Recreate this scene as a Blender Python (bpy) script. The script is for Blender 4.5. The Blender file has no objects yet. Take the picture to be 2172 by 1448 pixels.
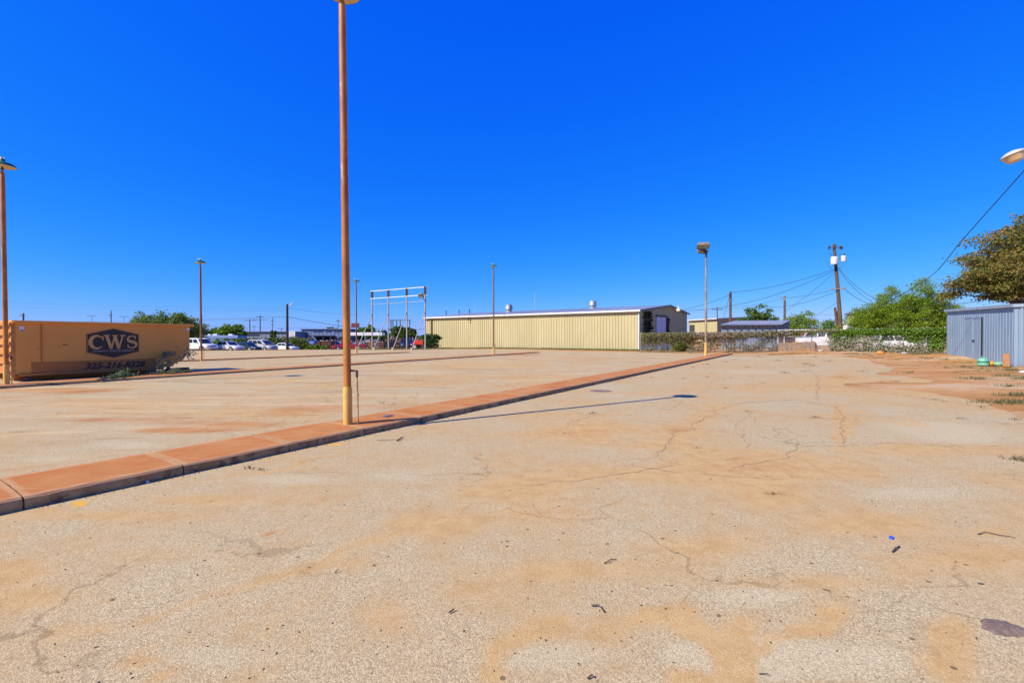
import bpy, bmesh, math, random
import numpy as np
from mathutils import Vector, Matrix, noise as mnoise
random.seed(7); RNG = np.random.default_rng(11)
S = bpy.context.scene; COL = S.collection
R = math.radians
# ---------------------------------------------------------------- camera
F = 965.0; CX = 1086.0; CY = 724.0; H = 1.5; PITCH = math.atan(8.0/965.0)
cam = bpy.data.cameras.new('camera'); cam.lens = F/2172*36; cam.sensor_width = 36
cam.clip_start = .05; cam.clip_end = 9000
co = bpy.data.objects.new('camera', cam); COL.objects.link(co)
co.location = (0, 0, H); co.rotation_euler = (R(90)-PITCH, 0, 0); S.camera = co
# ---------------------------------------------------------------- sky, sun, exposure
SUN_AZ = Vector((-.853, -.521)).normalized(); SUN_EL = R(40)
w = bpy.data.worlds.new('World'); S.world = w; w.use_nodes = True
wn = w.node_tree; wn.nodes.clear()
sky = wn.nodes.new('ShaderNodeTexSky'); sky.sky_type = 'NISHITA'; sky.sun_disc = False
sky.sun_elevation = SUN_EL; sky.sun_rotation = math.atan2(SUN_AZ.x, SUN_AZ.y)
sky.air_density = 1.0; sky.dust_density = .3; sky.ozone_density = 4.0; sky.altitude = 600
hsv = wn.nodes.new('ShaderNodeHueSaturation'); hsv.inputs['Saturation'].default_value = 1.22
hsv.inputs['Value'].default_value = 1.0
bg = wn.nodes.new('ShaderNodeBackground'); bg.inputs['Strength'].default_value = .1
wo = wn.nodes.new('ShaderNodeOutputWorld')
wn.links.new(sky.outputs[0], hsv.inputs['Color'])
# deep polarised blue of a dry Texas noon: contrast curve per channel on the physical sky
K = .1366; se = wn.nodes.new('ShaderNodeSeparateColor'); cb = wn.nodes.new('ShaderNodeCombineColor'); wn.links.new(hsv.outputs[0], se.inputs[0])
for i, (A, p) in enumerate(((.46, 1.7), (.55, .80), (1.05, .13))):
    a = wn.nodes.new('ShaderNodeMath'); a.operation = 'MULTIPLY'; a.inputs[1].default_value = K; wn.links.new(se.outputs[i], a.inputs[0])
    b = wn.nodes.new('ShaderNodeMath'); b.operation = 'POWER'; b.inputs[1].default_value = p; wn.links.new(a.outputs[0], b.inputs[0])
    c = wn.nodes.new('ShaderNodeMath'); c.operation = 'MULTIPLY'; c.inputs[1].default_value = A/K; wn.links.new(b.outputs[0], c.inputs[0])
    wn.links.new(c.outputs[0], cb.inputs[i])
wn.links.new(cb.outputs[0], bg.inputs['Color'])
wn.links.new(bg.outputs[0], wo.inputs['Surface'])
sl = bpy.data.lights.new('sun', 'SUN'); sl.energy = 5.0; sl.angle = R(.5); sl.color = (1, .90, .74)
so = bpy.data.objects.new('sun', sl); COL.objects.link(so)
SUN_DIR = Vector((SUN_AZ.x*math.cos(SUN_EL), SUN_AZ.y*math.cos(SUN_EL), math.sin(SUN_EL)))
so.rotation_euler = SUN_DIR.to_track_quat('Z', 'Y').to_euler(); so.location = (-30, -20, 40)
S.view_settings.view_transform = 'Standard'; S.view_settings.look = 'None'
S.view_settings.exposure = .45; S.view_settings.gamma = 1
S.cycles.max_bounces = 6; S.cycles.transparent_max_bounces = 12
# ---------------------------------------------------------------- geometry of the place
def sst(a, b, v):
    t = min(1, max(0, (v-a)/(b-a))); return t*t*(3-2*t)
def terrain(x, y):
    z = -1.0*sst(60, 105, y-.35*x) + .28*sst(22, 32, x)*sst(20, 32, y)
    d = math.hypot(x, y)
    if d > 250: z -= 0.0
    return z
def ray(px, py):
    u = (px-CX)/F; v = (CY-py)/F
    return Vector((u, math.cos(PITCH)+v*math.sin(PITCH), -math.sin(PITCH)+v*math.cos(PITCH)))
def P(px, py, D):
    r = ray(px, py); return Vector((0, 0, H))+r*(D/r.y)
def G(px, py, dz=0.0):
    r = ray(px, py); D = 1.0; z0 = H
    for i in range(4000):
        p = Vector((0, 0, H))+r*(D/r.y)
        if p.z <= terrain(p.x, p.y)+dz: break
        D *= 1.004
    lo, hi = D/1.004, D
    for i in range(20):
        m = (lo+hi)/2; p = Vector((0, 0, H))+r*(m/r.y)
        if p.z <= terrain(p.x, p.y)+dz: hi = m
        else: lo = m
    return p
def B(px, D):                      # ground point under pixel column px at depth D
    x = (px-CX)/F*D; return Vector((x, D, terrain(x, D)))
def ZY(py, D): return P(CX, py, D).z
# ---------------------------------------------------------------- materials
def lin(c):
    return tuple(((v/12.92) if v <= .04045 else ((v+.055)/1.055)**2.4) for v in c)
class NT:
    def __init__(s, name):
        s.m = bpy.data.materials.new(name); s.m.use_nodes = True; s.t = s.m.node_tree
        s.p = s.t.nodes['Principled BSDF']; s.out = s.t.nodes['Material Output']
    def n(s, t, **k):
        o = s.t.nodes.new(t)
        for a, b in k.items():
            if a.startswith('i_'):
                o.inputs[a[2:].replace('_', ' ')].default_value = b
            else: setattr(o, a, b)
        return o
    def l(s, a, b): s.t.links.new(a, b)
    def noise(s, scale, detail=4, rough=.6, vec=None, dist=0):
        o = s.n('ShaderNodeTexNoise'); o.inputs['Scale'].default_value = scale
        o.inputs['Detail'].default_value = detail; o.inputs['Roughness'].default_value = rough
        o.inputs['Distortion'].default_value = dist
        s.l(vec if vec is not None else s.pos(), o.inputs['Vector']); return o.outputs['Fac']
    def pos(s):
        if not hasattr(s, '_pos'): s._pos = s.n('ShaderNodeTexCoord').outputs['Object']
        return s._pos
    def scaled(s, sc, rot=0):
        o = s.n('ShaderNodeMapping'); o.inputs['Scale'].default_value = sc
        o.inputs['Rotation'].default_value = (0, 0, rot); s.l(s.pos(), o.inputs['Vector']); return o.outputs[0]
    def ramp(s, f, a, b, c0=0., c1=1.):
        o = s.n('ShaderNodeMapRange', interpolation_type='SMOOTHSTEP'); o.inputs['From Min'].default_value = a
        o.inputs['From Max'].default_value = b; o.inputs['To Min'].default_value = c0
        o.inputs['To Max'].default_value = c1; s.l(f, o.inputs['Value']); return o.outputs[0]
    def math(s, op, a, b=None):
        o = s.n('ShaderNodeMath', operation=op)
        for i, v in enumerate((a, b)):
            if v is None: continue
            if isinstance(v, (int, float)): o.inputs[i].default_value = v
            else: s.l(v, o.inputs[i])
        return o.outputs[0]
    def mix(s, f, a, b, mode='MIX'):
        o = s.n('ShaderNodeMix', data_type='RGBA', blend_type=mode)
        for i, v in ((0, f), (6, a), (7, b)):
            if isinstance(v, (int, float)): o.inputs[i].default_value = v
            elif isinstance(v, tuple): o.inputs[i].default_value = (*v, 1) if len(v) == 3 else v
            else: s.l(v, o.inputs[i])
        return o.outputs[2]
    def attr(s, name):
        o = s.n('ShaderNodeAttribute', attribute_name=name); return o.outputs['Fac']
    def bump(s, h, strength=.3, dist=.01):
        o = s.n('ShaderNodeBump'); o.inputs['Strength'].default_value = strength
        o.inputs['Distance'].default_value = dist; s.l(h, o.inputs['Height']); s.l(o.outputs[0], s.p.inputs['Normal'])
    def col(s, c): s.l(c, s.p.inputs['Base Color'])
MATS = {}
def M(name, c1, c2=None, scale=3., rough=.7, metal=0., thr=(.4, .65), bump=0, c3=None, thr3=(.6, .7), s3=1.2, stretch=None, spec=None, grime=None):
    """simple weathered paint/metal/wood: c1 with patches of c2 and sparse spots of c3"""
    if name in MATS: return MATS[name]
    t = NT(name); t.p.inputs['Roughness'].default_value = rough; t.p.inputs['Metallic'].default_value = metal
    if spec is not None: t.p.inputs['Specular IOR Level'].default_value = spec
    c2 = c2 or tuple(v*.82 for v in c1)
    vec = t.scaled(stretch) if stretch else t.pos()
    c = t.mix(t.ramp(t.noise(scale, 5, .65, vec), *thr), c1, c2)
    if c3: c = t.mix(t.ramp(t.noise(scale*s3, 6, .7, vec, .5), *thr3), c, c3)
    if grime:
        gc, g0, g1 = grime; sx_ = t.n('ShaderNodeSeparateXYZ'); t.l(t.pos(), sx_.inputs[0])
        gm = t.math('ADD', t.ramp(sx_.outputs[2], g0, g1, .62, .12), t.math('MULTIPLY', t.math('SUBTRACT', t.noise(1.6, 6, .7), .5), 1.3))
        c = t.mix(t.ramp(gm, .55, .8, 0, .6), c, gc)
        c = t.mix(t.ramp(t.noise(.35, 2, .5, t.scaled((1, 1, .05))), .45, .6, 0, .16), c, tuple(v*.7 for v in c1))
    t.col(c)
    if bump: t.bump(t.noise(scale*6, 4, .7, vec), bump, .01)
    MATS[name] = t.m; return t.m
def leafmat(name, a, b, c, rough=.6, tr=.35):
    if name in MATS: return MATS[name]
    t = NT(name)
    g = t.n('ShaderNodeNewGeometry'); r = t.n('ShaderNodeValToRGB')
    e = r.color_ramp.elements; e[0].color = (*a, 1); e[1].color = (*c, 1); m = e.new(.5); m.color = (*b, 1)
    t.l(g.outputs['Random Per Island'], r.inputs[0])
    cc = t.mix(t.ramp(t.noise(.9, 3), .35, .7, 0., .55), r.outputs[0], tuple((x*.5+y*.5) for x, y in zip(b, c)))
    t.col(cc); t.p.inputs['Roughness'].default_value = rough
    t.p.inputs['Specular IOR Level'].default_value = .25
    tl = t.n('ShaderNodeBsdfTranslucent'); t.l(cc, tl.inputs['Color'])
    mx = t.n('ShaderNodeMixShader'); mx.inputs[0].default_value = tr
    t.l(t.p.outputs[0], mx.inputs[1]); t.l(tl.outputs[0], mx.inputs[2]); t.l(mx.outputs[0], t.out.inputs['Surface'])
    MATS[name] = t.m; return t.m
# ---------------------------------------------------------------- mesh builder
class MB:
    def __init__(s): s.v = []; s.f = []
    def add(s, vs, fs):
        o = len(s.v); s.v += [tuple(v) for v in vs]; s.f += [tuple(i+o for i in f) for f in fs]; return s
    def box(s, c, size, rz=0, bev=0):
        x, y, z = [d/2 for d in size]; ca, sa = math.cos(rz), math.sin(rz)
        if bev <= 0:
            pts = [(a*x, b*y, d*z) for d in (-1, 1) for a, b in ((-1, -1), (1, -1), (1, 1), (-1, 1))]
            fs = [(0, 3, 2, 1), (4, 5, 6, 7), (0, 1, 5, 4), (1, 2, 6, 5), (2, 3, 7, 6), (3, 0, 4, 7)]
        else:
            pts = []; rings = [(-1, 1), (-1, 0), (1, 0), (1, 1)]
            for d, inn in rings:
                ix, iy = (x-bev, y-bev) if inn else (x, y); zz = d*z if inn else d*(z-bev)
                cb = 0 if inn else bev*.6
                for a, b in ((-1, -1), (1, -1), (1, 1), (-1, 1)):
                    pts.append((a*ix, b*iy, zz))
            fs = [(0, 3, 2, 1), (12, 13, 14, 15)]
            for k in range(3):
                for i in range(4): fs.append((k*4+i, k*4+(i+1) % 4, k*4+4+(i+1) % 4, k*4+4+i))
        return s.add([(c[0]+p[0]*ca-p[1]*sa, c[1]+p[0]*sa+p[1]*ca, c[2]+p[2]) for p in pts], fs)
    def tube(s, pts, r, seg=8, cap=True):
        pts = [Vector(p) for p in pts]; rr = r if isinstance(r, (list, tuple)) else [r]*len(pts)
        vs = []; prev = None
        for i, p in enumerate(pts):
            d = (pts[min(i+1, len(pts)-1)]-pts[max(i-1, 0)]).normalized()
            up = prev if prev is not None else (Vector((0, 0, 1)) if abs(d.z) < .9 else Vector((1, 0, 0)))
            a = d.cross(up).normalized(); b = a.cross(d).normalized(); prev = b
            for k in range(seg):
                t = 2*math.pi*k/seg; vs.append(p+(a*math.cos(t)+b*math.sin(t))*rr[i])
        fs = []
        for i in range(len(pts)-1):
            for k in range(seg):
                fs.append((i*seg+k, i*seg+(k+1) % seg, (i+1)*seg+(k+1) % seg, (i+1)*seg+k))
        if cap:
            fs.append(tuple(range(seg-1, -1, -1))); o = (len(pts)-1)*seg; fs.append(tuple(range(o, o+seg)))
        return s.add(vs, fs)
    def beam(s, a, b, w, h=None):
        """square-section beam from a to b"""
        a = Vector(a); b = Vector(b); h = h or w; d = (b-a).normalized()
        up = Vector((0, 0, 1)) if abs(d.z) < .95 else Vector((0, 1, 0))
        x = d.cross(up).normalized()*w/2; y = x.cross(d).normalized()*h/2
        vs = [p+sx*x+sy*y for p in (a, b) for sx, sy in ((-1, -1), (1, -1), (1, 1), (-1, 1))]
        return s.add(vs, [(0, 1, 2, 3), (7, 6, 5, 4), (0, 4, 5, 1), (1, 5, 6, 2), (2, 6, 7, 3), (3, 7, 4, 0)])
    def lathe(s, prof, c=(0, 0, 0), seg=20, mat=None):
        vs = []; n = len(prof)
        for r, z in prof:
            for k in range(seg):
                t = 2*math.pi*k/seg; v = Vector((r*math.cos(t), r*math.sin(t), z))
                if mat is not None: v = mat @ v
                vs.append((v.x+c[0], v.y+c[1], v.z+c[2]))
        fs = [(i*seg+k, i*seg+(k+1) % seg, (i+1)*seg+(k+1) % seg, (i+1)*seg+k) for i in range(n-1) for k in range(seg)]
        return s.add(vs, fs)
    def prism(s, poly, ax, o, n, th):
        """extrude polygon (list of (u,v)) : o + u*ax[0]+v*ax[1], thickness th along n"""
        o = Vector(o); n = Vector(n).normalized(); k = len(poly)
        f = [o+Vector(ax[0])*u+Vector(ax[1])*v for u, v in poly]; b = [p+n*th for p in f]
        return s.add(f+b, [tuple(range(k-1, -1, -1)), tuple(range(k, 2*k))]+[(i, (i+1) % k, k+(i+1) % k, k+i) for i in range(k)])
def build(name, mb, mat, parent=None, smooth=False, local=False, label=None):
    me = bpy.data.meshes.new(name)
    vs = mb.v
    if parent is not None and not local:
        inv = (Matrix.Translation(parent.location) @ parent.rotation_euler.to_matrix().to_4x4()).inverted()
        if parent.parent is not None:
            g = parent.parent
            inv = inv @ (Matrix.Translation(g.location) @ g.rotation_euler.to_matrix().to_4x4()).inverted()
        vs = [inv @ Vector(v) for v in vs]
    me.from_pydata([tuple(v) for v in vs], [], mb.f); me.update()
    bm = bmesh.new(); bm.from_mesh(me); bmesh.ops.recalc_face_normals(bm, faces=bm.faces); bm.to_mesh(me); bm.free()
    if smooth:
        me.shade_smooth()
        try: me.set_sharp_from_angle(angle=R(40))
        except Exception: pass
    me.materials.append(mat)
    o = bpy.data.objects.new(name, me); COL.objects.link(o)
    if parent is not None: o.parent = parent
    if label: o['label'] = label
    return o
def thing(name, label, cat, loc=(0, 0, 0), rz=0, group=None):
    o = bpy.data.objects.new(name, None); COL.objects.link(o); o.empty_display_size = .3
    o.location = loc; o.rotation_euler = (0, 0, rz); o['label'] = label; o['category'] = cat
    if group: o['group'] = group
    return o
def tag(o, label, cat, group=None, kind=None):
    o['label'] = label; o['category'] = cat
    if group: o['group'] = group
    if kind: o['kind'] = kind
    return o
def struct(o, label=None):
    o['kind'] = 'structure'
    if label: o['label'] = label
    return o
def fast_mesh(name, V, Fq, mat, parent=None, attrs=None, smooth=False):
    """numpy quads/tris"""
    me = bpy.data.meshes.new(name); V = np.asarray(V, dtype=np.float32); Fq = np.asarray(Fq, dtype=np.int32)
    if parent is not None: V = V-np.array(parent.location, dtype=np.float32)
    k = Fq.shape[1]
    me.vertices.add(len(V)); me.vertices.foreach_set('co', V.ravel())
    me.loops.add(Fq.size); me.loops.foreach_set('vertex_index', Fq.ravel())
    me.polygons.add(len(Fq)); me.polygons.foreach_set('loop_start', np.arange(0, Fq.size, k, dtype=np.int32))
    me.polygons.foreach_set('loop_total', np.full(len(Fq), k, dtype=np.int32))
    me.update(calc_edges=True); me.validate()
    for an, av in (attrs or {}).items():
        a = me.attributes.new(an, 'FLOAT', 'POINT'); a.data.foreach_set('value', np.asarray(av, dtype=np.float32))
    if smooth: me.shade_smooth()
    me.materials.append(mat)
    o = bpy.data.objects.new(name, me); COL.objects.link(o)
    if parent is not None: o.parent = parent
    return o
def loc_of(p, base): return Vector(p)-Vector(base)
#%%GROUND
# ---------------------------------------------------------------- ground and paving
def ground_mat():
    t = NT('dirt'); t.p.inputs['Roughness'].default_value = .95; t.p.inputs['Specular IOR Level'].default_value = .1
    a = (.50, .275, .105); b = (.41, .19, .058); c = (.52, .36, .19); g = (.15, .15, .055)
    st = t.scaled((.6, 1.2, 1), R(-8))
    col = t.mix(t.ramp(t.noise(.45, 6, .6, st), .35, .65), a, b)
    col = t.mix(t.ramp(t.noise(.3, 6, .65, st, .6), .5, .62), col, c)
    col = t.mix(t.ramp(t.noise(14, 5, .8), .55, .75, 0, .55), col, (.30, .15, .06))
    gr = t.math('MULTIPLY', t.ramp(t.noise(.16, 3), .42, .6), t.ramp(t.noise(3, 5, .8), .46, .58))
    far = t.ramp(t.attr('far'), 0, 1)
    gm = t.math('MAXIMUM', t.math('MULTIPLY', gr, .35), far)
    col = t.mix(t.math('MULTIPLY', gm, t.ramp(t.noise(1.3, 6, .8), .3, .6, .3, 1)), col, g)
    t.col(col); t.bump(t.noise(9, 6, .75), .6, .04)
    return t.m
def axis(lo, hi, fine, flo, fhi, g):
    xs = list(np.arange(flo, fhi+1e-6, fine)); s = fine; x = fhi
    while x < hi: s *= g; x += s; xs.append(min(x, hi))
    s = fine; x = flo; pre = []
    while x > lo: s *= g; x -= s; pre.append(max(x, lo))
    return np.array(sorted(set(pre))+xs)
def terr_np(X, Y):
    def ss(a, b, v): t = np.clip((v-a)/(b-a), 0, 1); return t*t*(3-2*t)
    return -1.0*ss(60, 105, Y-.35*X)+.28*ss(22, 32, X)*ss(20, 32, Y)
def fbm(X, Y, sc, seed=0, octv=4):
    out = np.zeros(len(X)); 
    for i in range(len(X)):
        out[i] = mnoise.fractal(Vector((X[i]*sc+seed, Y[i]*sc, seed*.37)), .8, 2., octv)
    return out
xs = axis(-3500, 3500, 1.0, -20, 45, 1.12); ys = axis(-300, 5000, 1.0, 0, 55, 1.12)
XX, YY = np.meshgrid(xs, ys); gx, gy = XX.ravel(), YY.ravel(); gz = terr_np(gx, gy)
# --- paved lot outline in world metres (clockwise polygon)
edge_px = [(2400, 962), (2172, 889), (2100, 857), (1990, 834), (1900, 826), (1830, 822), (1800, 815), (1860, 811), (1970, 812), (1975, 806), (1930, 798), (1860, 796),
           (1880, 788), (1890, 778), (1840, 762), (1800, 757), (1700, 753.5), (1560, 751.5), (1400, 748.0), (1358, 747.2)]
poly = [(30, -12)]+[(G(*e).x, G(*e).y) for e in edge_px]
poly += [(-1.0, 58.5), (-12, 62), (-16, 57.5), (-21, 62), (-34, 66), (-48, 60), (-60, 44), (-75, 30), (-75, -12)]
PL = np.array(poly)
def sdf(X, Y):
    d = np.full(len(X), 1e9); ins = np.zeros(len(X), bool)
    for i in range(len(PL)):
        a, b = PL[i], PL[(i+1) % len(PL)]; e = b-a
        wx, wy = X-a[0], Y-a[1]; t = np.clip((wx*e[0]+wy*e[1])/(e@e+1e-9), 0, 1)
        d = np.minimum(d, np.hypot(wx-e[0]*t, wy-e[1]*t))
        c = ((a[1] > Y) != (b[1] > Y)) & (X < (b[0]-a[0])*(Y-a[1])/(b[1]-a[1]+1e-12)+a[0]); ins ^= c
    return np.where(ins, d, -d)
# small banks and ruts of the bare earth on the right
bank = np.clip((gx-.55*gy-2)/6, 0, 1)*np.clip((gx-8)/6, 0, 1)
near = (np.abs(gx) < 60) & (gy < 80) & (gy > -5)
nz = np.zeros(len(gx)); nz[near] = fbm(gx[near], gy[near], .35, 3)
gsd = np.full(len(gx), -9.); gsd[near] = sdf(gx[near], gy[near]); gz = gz+nz*.05*bank*np.clip((-gsd-.5)/2, 0, 1)-.004
far = np.clip((gy-.35*gx-96)/12, 0, 1)
nx = len(xs); ny = len(ys); ii = np.arange(nx*ny).reshape(ny, nx)
fq = np.stack([ii[:-1, :-1].ravel(), ii[:-1, 1:].ravel(), ii[1:, 1:].ravel(), ii[1:, :-1].ravel()], 1)
ground = fast_mesh('ground', np.stack([gx, gy, gz], 1), fq, ground_mat(), attrs={'far': far}, smooth=True)
struct(ground)
xs = axis(-78, 42, .08, -6, 8, 1.04); ys = axis(-12, 68, .075, .8, 9, 1.04)
XX, YY = np.meshgrid(xs, ys); lx, ly = XX.ravel(), YY.ravel()
fld = sdf(lx, ly); nr = (np.abs(fld) < 3)
fn = np.zeros(len(lx)); fn[nr] = fbm(lx[nr], ly[nr], .9, 9, 5)
fld = fld+fn*.35
lz = terr_np(lx, ly)+.006+.012*np.clip(fld/2.5, 0, 1)
LZ = .018
def blob(px, py, rx, ry, amp=1., ang=0.):
    c = G(px, py); D = c.y; sx = rx*D/F; y0 = G(px, py+ry).y; y1 = G(px, max(py-ry, 741)).y; sy = (y1-y0)/2
    return c.x, c.y, sx, max(sy, .12), amp, c.x/c.y
def paint(blobs):
    a = np.zeros(len(lx))
    for cx, cy, sx, sy, amp, sh in blobs:
        dx = (lx-cx-(ly-cy)*sh)/sx; dy = (ly-cy)/sy
        a += amp*np.exp(-(dx*dx+dy*dy)*1.1)
    return a
dust = paint([blob(*b) for b in [
    (1246, 918, 115, 24, .9), (1436, 915, 60, 12, .6), (1400, 945, 60, 10, .35), (1480, 890, 40, 12, .4), (1530, 862, 60, 10, .4), (1785, 900, 12, 50, .5),
    (1560, 1000, 260, 28, .8), (1930, 955, 210, 15, .7), (1880, 815, 200, 14, 1.2), (1790, 795, 25, 16, .8), (1980, 830, 120, 8, .6),
    (1640, 1052, 55, 24, .9), (1500, 1012, 200, 20, .4), (1836, 1115, 150, 26, .75), (1511, 1165, 140, 28, .7), (1236, 1215, 170, 24, .6), (1740, 1240, 220, 18, .7),
    (1761, 1300, 70, 40, .5), (1536, 1410, 22, 60, .35), (1490, 1350, 70, 10, .25), (1580, 1395, 50, 12, .2), (2026, 1380, 34, 100, .45), (1116, 1030, 90, 24, .75), (1180, 1100, 120, 30, .4),
    (440, 1065, 150, 14, .7), (225, 1098, 160, 14, .8), (925, 1115, 100, 28, .7), (1050, 1055, 130, 22, .6), (750, 1200, 80, 18, .5), (30, 1220, 70, 26, .9), (60, 1275, 120, 26, .6),
    (450, 1290, 120, 12, .15), (600, 1235, 80, 12, .15), (825, 1310, 70, 40, .45), (330, 1180, 120, 20, .3), (1300, 1340, 60, 26, .35), (980, 1260, 60, 30, .3), (2100, 1180, 120, 30, .5), (1950, 1200, 110, 25, .4),
    (1250, 880, 100, 6, .4), (1320, 835, 120, 6, .3), (1100, 800, 200, 8, .5), (900, 815, 200, 10, .4), (300, 860, 300, 16, .5), (560, 880, 160, 12, .6), (1000, 775, 200, 6, .6), (1180, 762, 160, 4, .4)]])
def seam(pts, wd, amp):
    P2 = [G(*p) for p in pts]; d = np.full(len(lx), 9.); m_ = (ly < 12) & (ly > 1) & (np.abs(lx) < 12); X = lx[m_]; Y = ly[m_]; dd = d[m_]
    wx_ = fbm(X, Y, 1.6, 21, 3)*.16; wy_ = fbm(X, Y, 1.6, 33, 3)*.16; X = X+wx_; Y = Y+wy_
    for a, b in zip(P2[:-1], P2[1:]):
        e = np.array([b.x-a.x, b.y-a.y]); t = np.clip(((X-a.x)*e[0]+(Y-a.y)*e[1])/(e@e), 0, 1); dd = np.minimum(dd, np.hypot(X-a.x-e[0]*t, Y-a.y-e[1]*t))
    d[m_] = dd; return amp*np.exp(-(d/wd)**2)
for pts_, wd_, am_ in (([(1430, 1448), (1540, 1440), (1520, 1395), (1470, 1340), (1430, 1325), (1380, 1330)], .07, 1.1), ([(1540, 1420), (1590, 1385), (1650, 1370)], .06, 1.1), ([(1430, 1325), (1450, 1305)], .04, .8), ([(1560, 1385), (1565, 1335), (1580, 1315)], .045, .8), ([(1690, 1345), (1725, 1325), (1760, 1290)], .05, .9),
    ([(1010, 1448), (1030, 1390), (1070, 1340), (1160, 1315)], .055, .9), ([(140, 1350), (300, 1325), (420, 1285), (520, 1255), (640, 1215), (760, 1160), (860, 1140)], .055, .55), ([(300, 1400), (340, 1448)], .05, .8), ([(1990, 1340), (2010, 1400), (2050, 1448)], .12, 1.), ([(1785, 940), (1788, 890), (1770, 862)], .1, .8), ([(1410, 945), (1440, 920), (1490, 890), (1540, 860)], .1, .8), ([(1086, 1030), (1180, 1022), (1260, 1012), (1340, 1003)], .05, .7)):
    dust = dust+seam(pts_, wd_, am_)
red = paint([blob(*b) for b in [(1246, 920, 110, 16, .5), (1436, 915, 50, 8, .45), (1785, 800, 25, 8, .5), (1900, 822, 120, 5, .5), (1600, 995, 160, 12, .35),
    (387, 915, 125, 7, .9), (515, 902, 90, 7, .8), (330, 893, 210, 18, .55), (677, 867, 100, 11, .7), (600, 880, 90, 10, .4), (120, 829, 170, 7, .9), (40, 845, 60, 3, .5), (190, 893, 80, 3, .4), (820, 862, 90, 9, .5),
    (1640, 1050, 30, 10, .35), (567, 1143, 8, 3, 1.2), (1110, 752.5, 60, 2, .8), (1500, 752, 80, 1.5, .4), (960, 845, 80, 6, .3), (1560, 975, 20, 5, .5), (30, 1000, 100, 8, .4)]])
pale = paint([blob(*b) for b in [
    (1600, 1400, 90, 50, .9), (1450, 1390, 60, 40, .7), (1150, 1400, 200, 40, .6), (420, 1400, 300, 40, .5), (1860, 1420, 120, 40, .5), (500, 1150, 150, 30, .4),
    (1600, 1270, 150, 26, .9), (1950, 1050, 180, 22, .7), (1700, 1400, 200, 40, .8), (1980, 905, 150, 20, .6), (2050, 930, 130, 22, .6), (150, 1035, 60, 10, .4), (1420, 1010, 60, 16, .3),
    (600, 1020, 120, 14, .6), (850, 1010, 120, 20, .5), (260, 945, 120, 14, .7), (100, 975, 120, 14, .5), (1000, 1180, 60, 30, .4), (1350, 960, 60, 10, .4), (1600, 790, 150, 8, .5), (1560, 760, 200, 4, .5), (1350, 785, 150, 8, .3),
    (230, 843, 160, 4, .5), (400, 815, 140, 4, .5), (1230, 1300, 60, 30, .4), (1900, 1330, 120, 60, .3), (1240, 1170, 60, 20, .3), (720, 1130, 80, 16, .3), (1880, 803, 90, 3, .5)]])
yel = paint([blob(*b) for b in [(168, 1071, 26, 5, 1.0), (712, 945, 20, 2.5, .9)]])
# tyre-track zone between the two kerbs
KD = Vector((.547, .837)); kn = Vector((KD.y, -KD.x)); kp = Vector((-4.28, 3.80))
side = (lx-kp.x)*kn.x+(ly-kp.y)*kn.y          # <0 : far (left) side of the first kerb
streak = np.clip((-side-1.2)/2, 0, 1)
# clip triangles at fld=0
tri = []
for q in np.stack([np.arange(len(xs)*len(ys)).reshape(len(ys), len(xs))[:-1, :-1].ravel(), np.arange(len(xs)*len(ys)).reshape(len(ys), len(xs))[:-1, 1:].ravel(),
                   np.arange(len(xs)*len(ys)).reshape(len(ys), len(xs))[1:, 1:].ravel(), np.arange(len(xs)*len(ys)).reshape(len(ys), len(xs))[1:, :-1].ravel()], 1):
    if fld[q].max() <= 0: continue
    tri.append((q[0], q[1], q[2])); tri.append((q[0], q[2], q[3]))
LV = np.stack([lx, ly, lz, dust, red, pale, yel, streak], 1); extra = []; out = []; cache = {}
def cut(a, b):
    k = (min(a, b), max(a, b))
    if k not in cache:
        t = fld[a]/(fld[a]-fld[b]); v = LV[a]*(1-t)+LV[b]*t
        v[2] = terrain(v[0], v[1])+.004; extra.append(v); cache[k] = len(LV)+len(extra)-1
    return cache[k]
for t3 in tri:
    ins = [fld[i] > 0 for i in t3]; n_in = sum(ins)
    if n_in == 3: out.append(t3)
    elif n_in == 1:
        i = ins.index(True); a, b, c = t3[i], t3[(i+1) % 3], t3[(i+2) % 3]; out.append((a, cut(a, b), cut(a, c)))
    elif n_in == 2:
        i = ins.index(False); a, b, c = t3[i], t3[(i+1) % 3], t3[(i+2) % 3]
        p, q = cut(a, b), cut(a, c); out.append((b, c, q)); out.append((b, q, p))
LV = np.vstack([LV]+([np.array(extra)] if extra else []))
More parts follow.
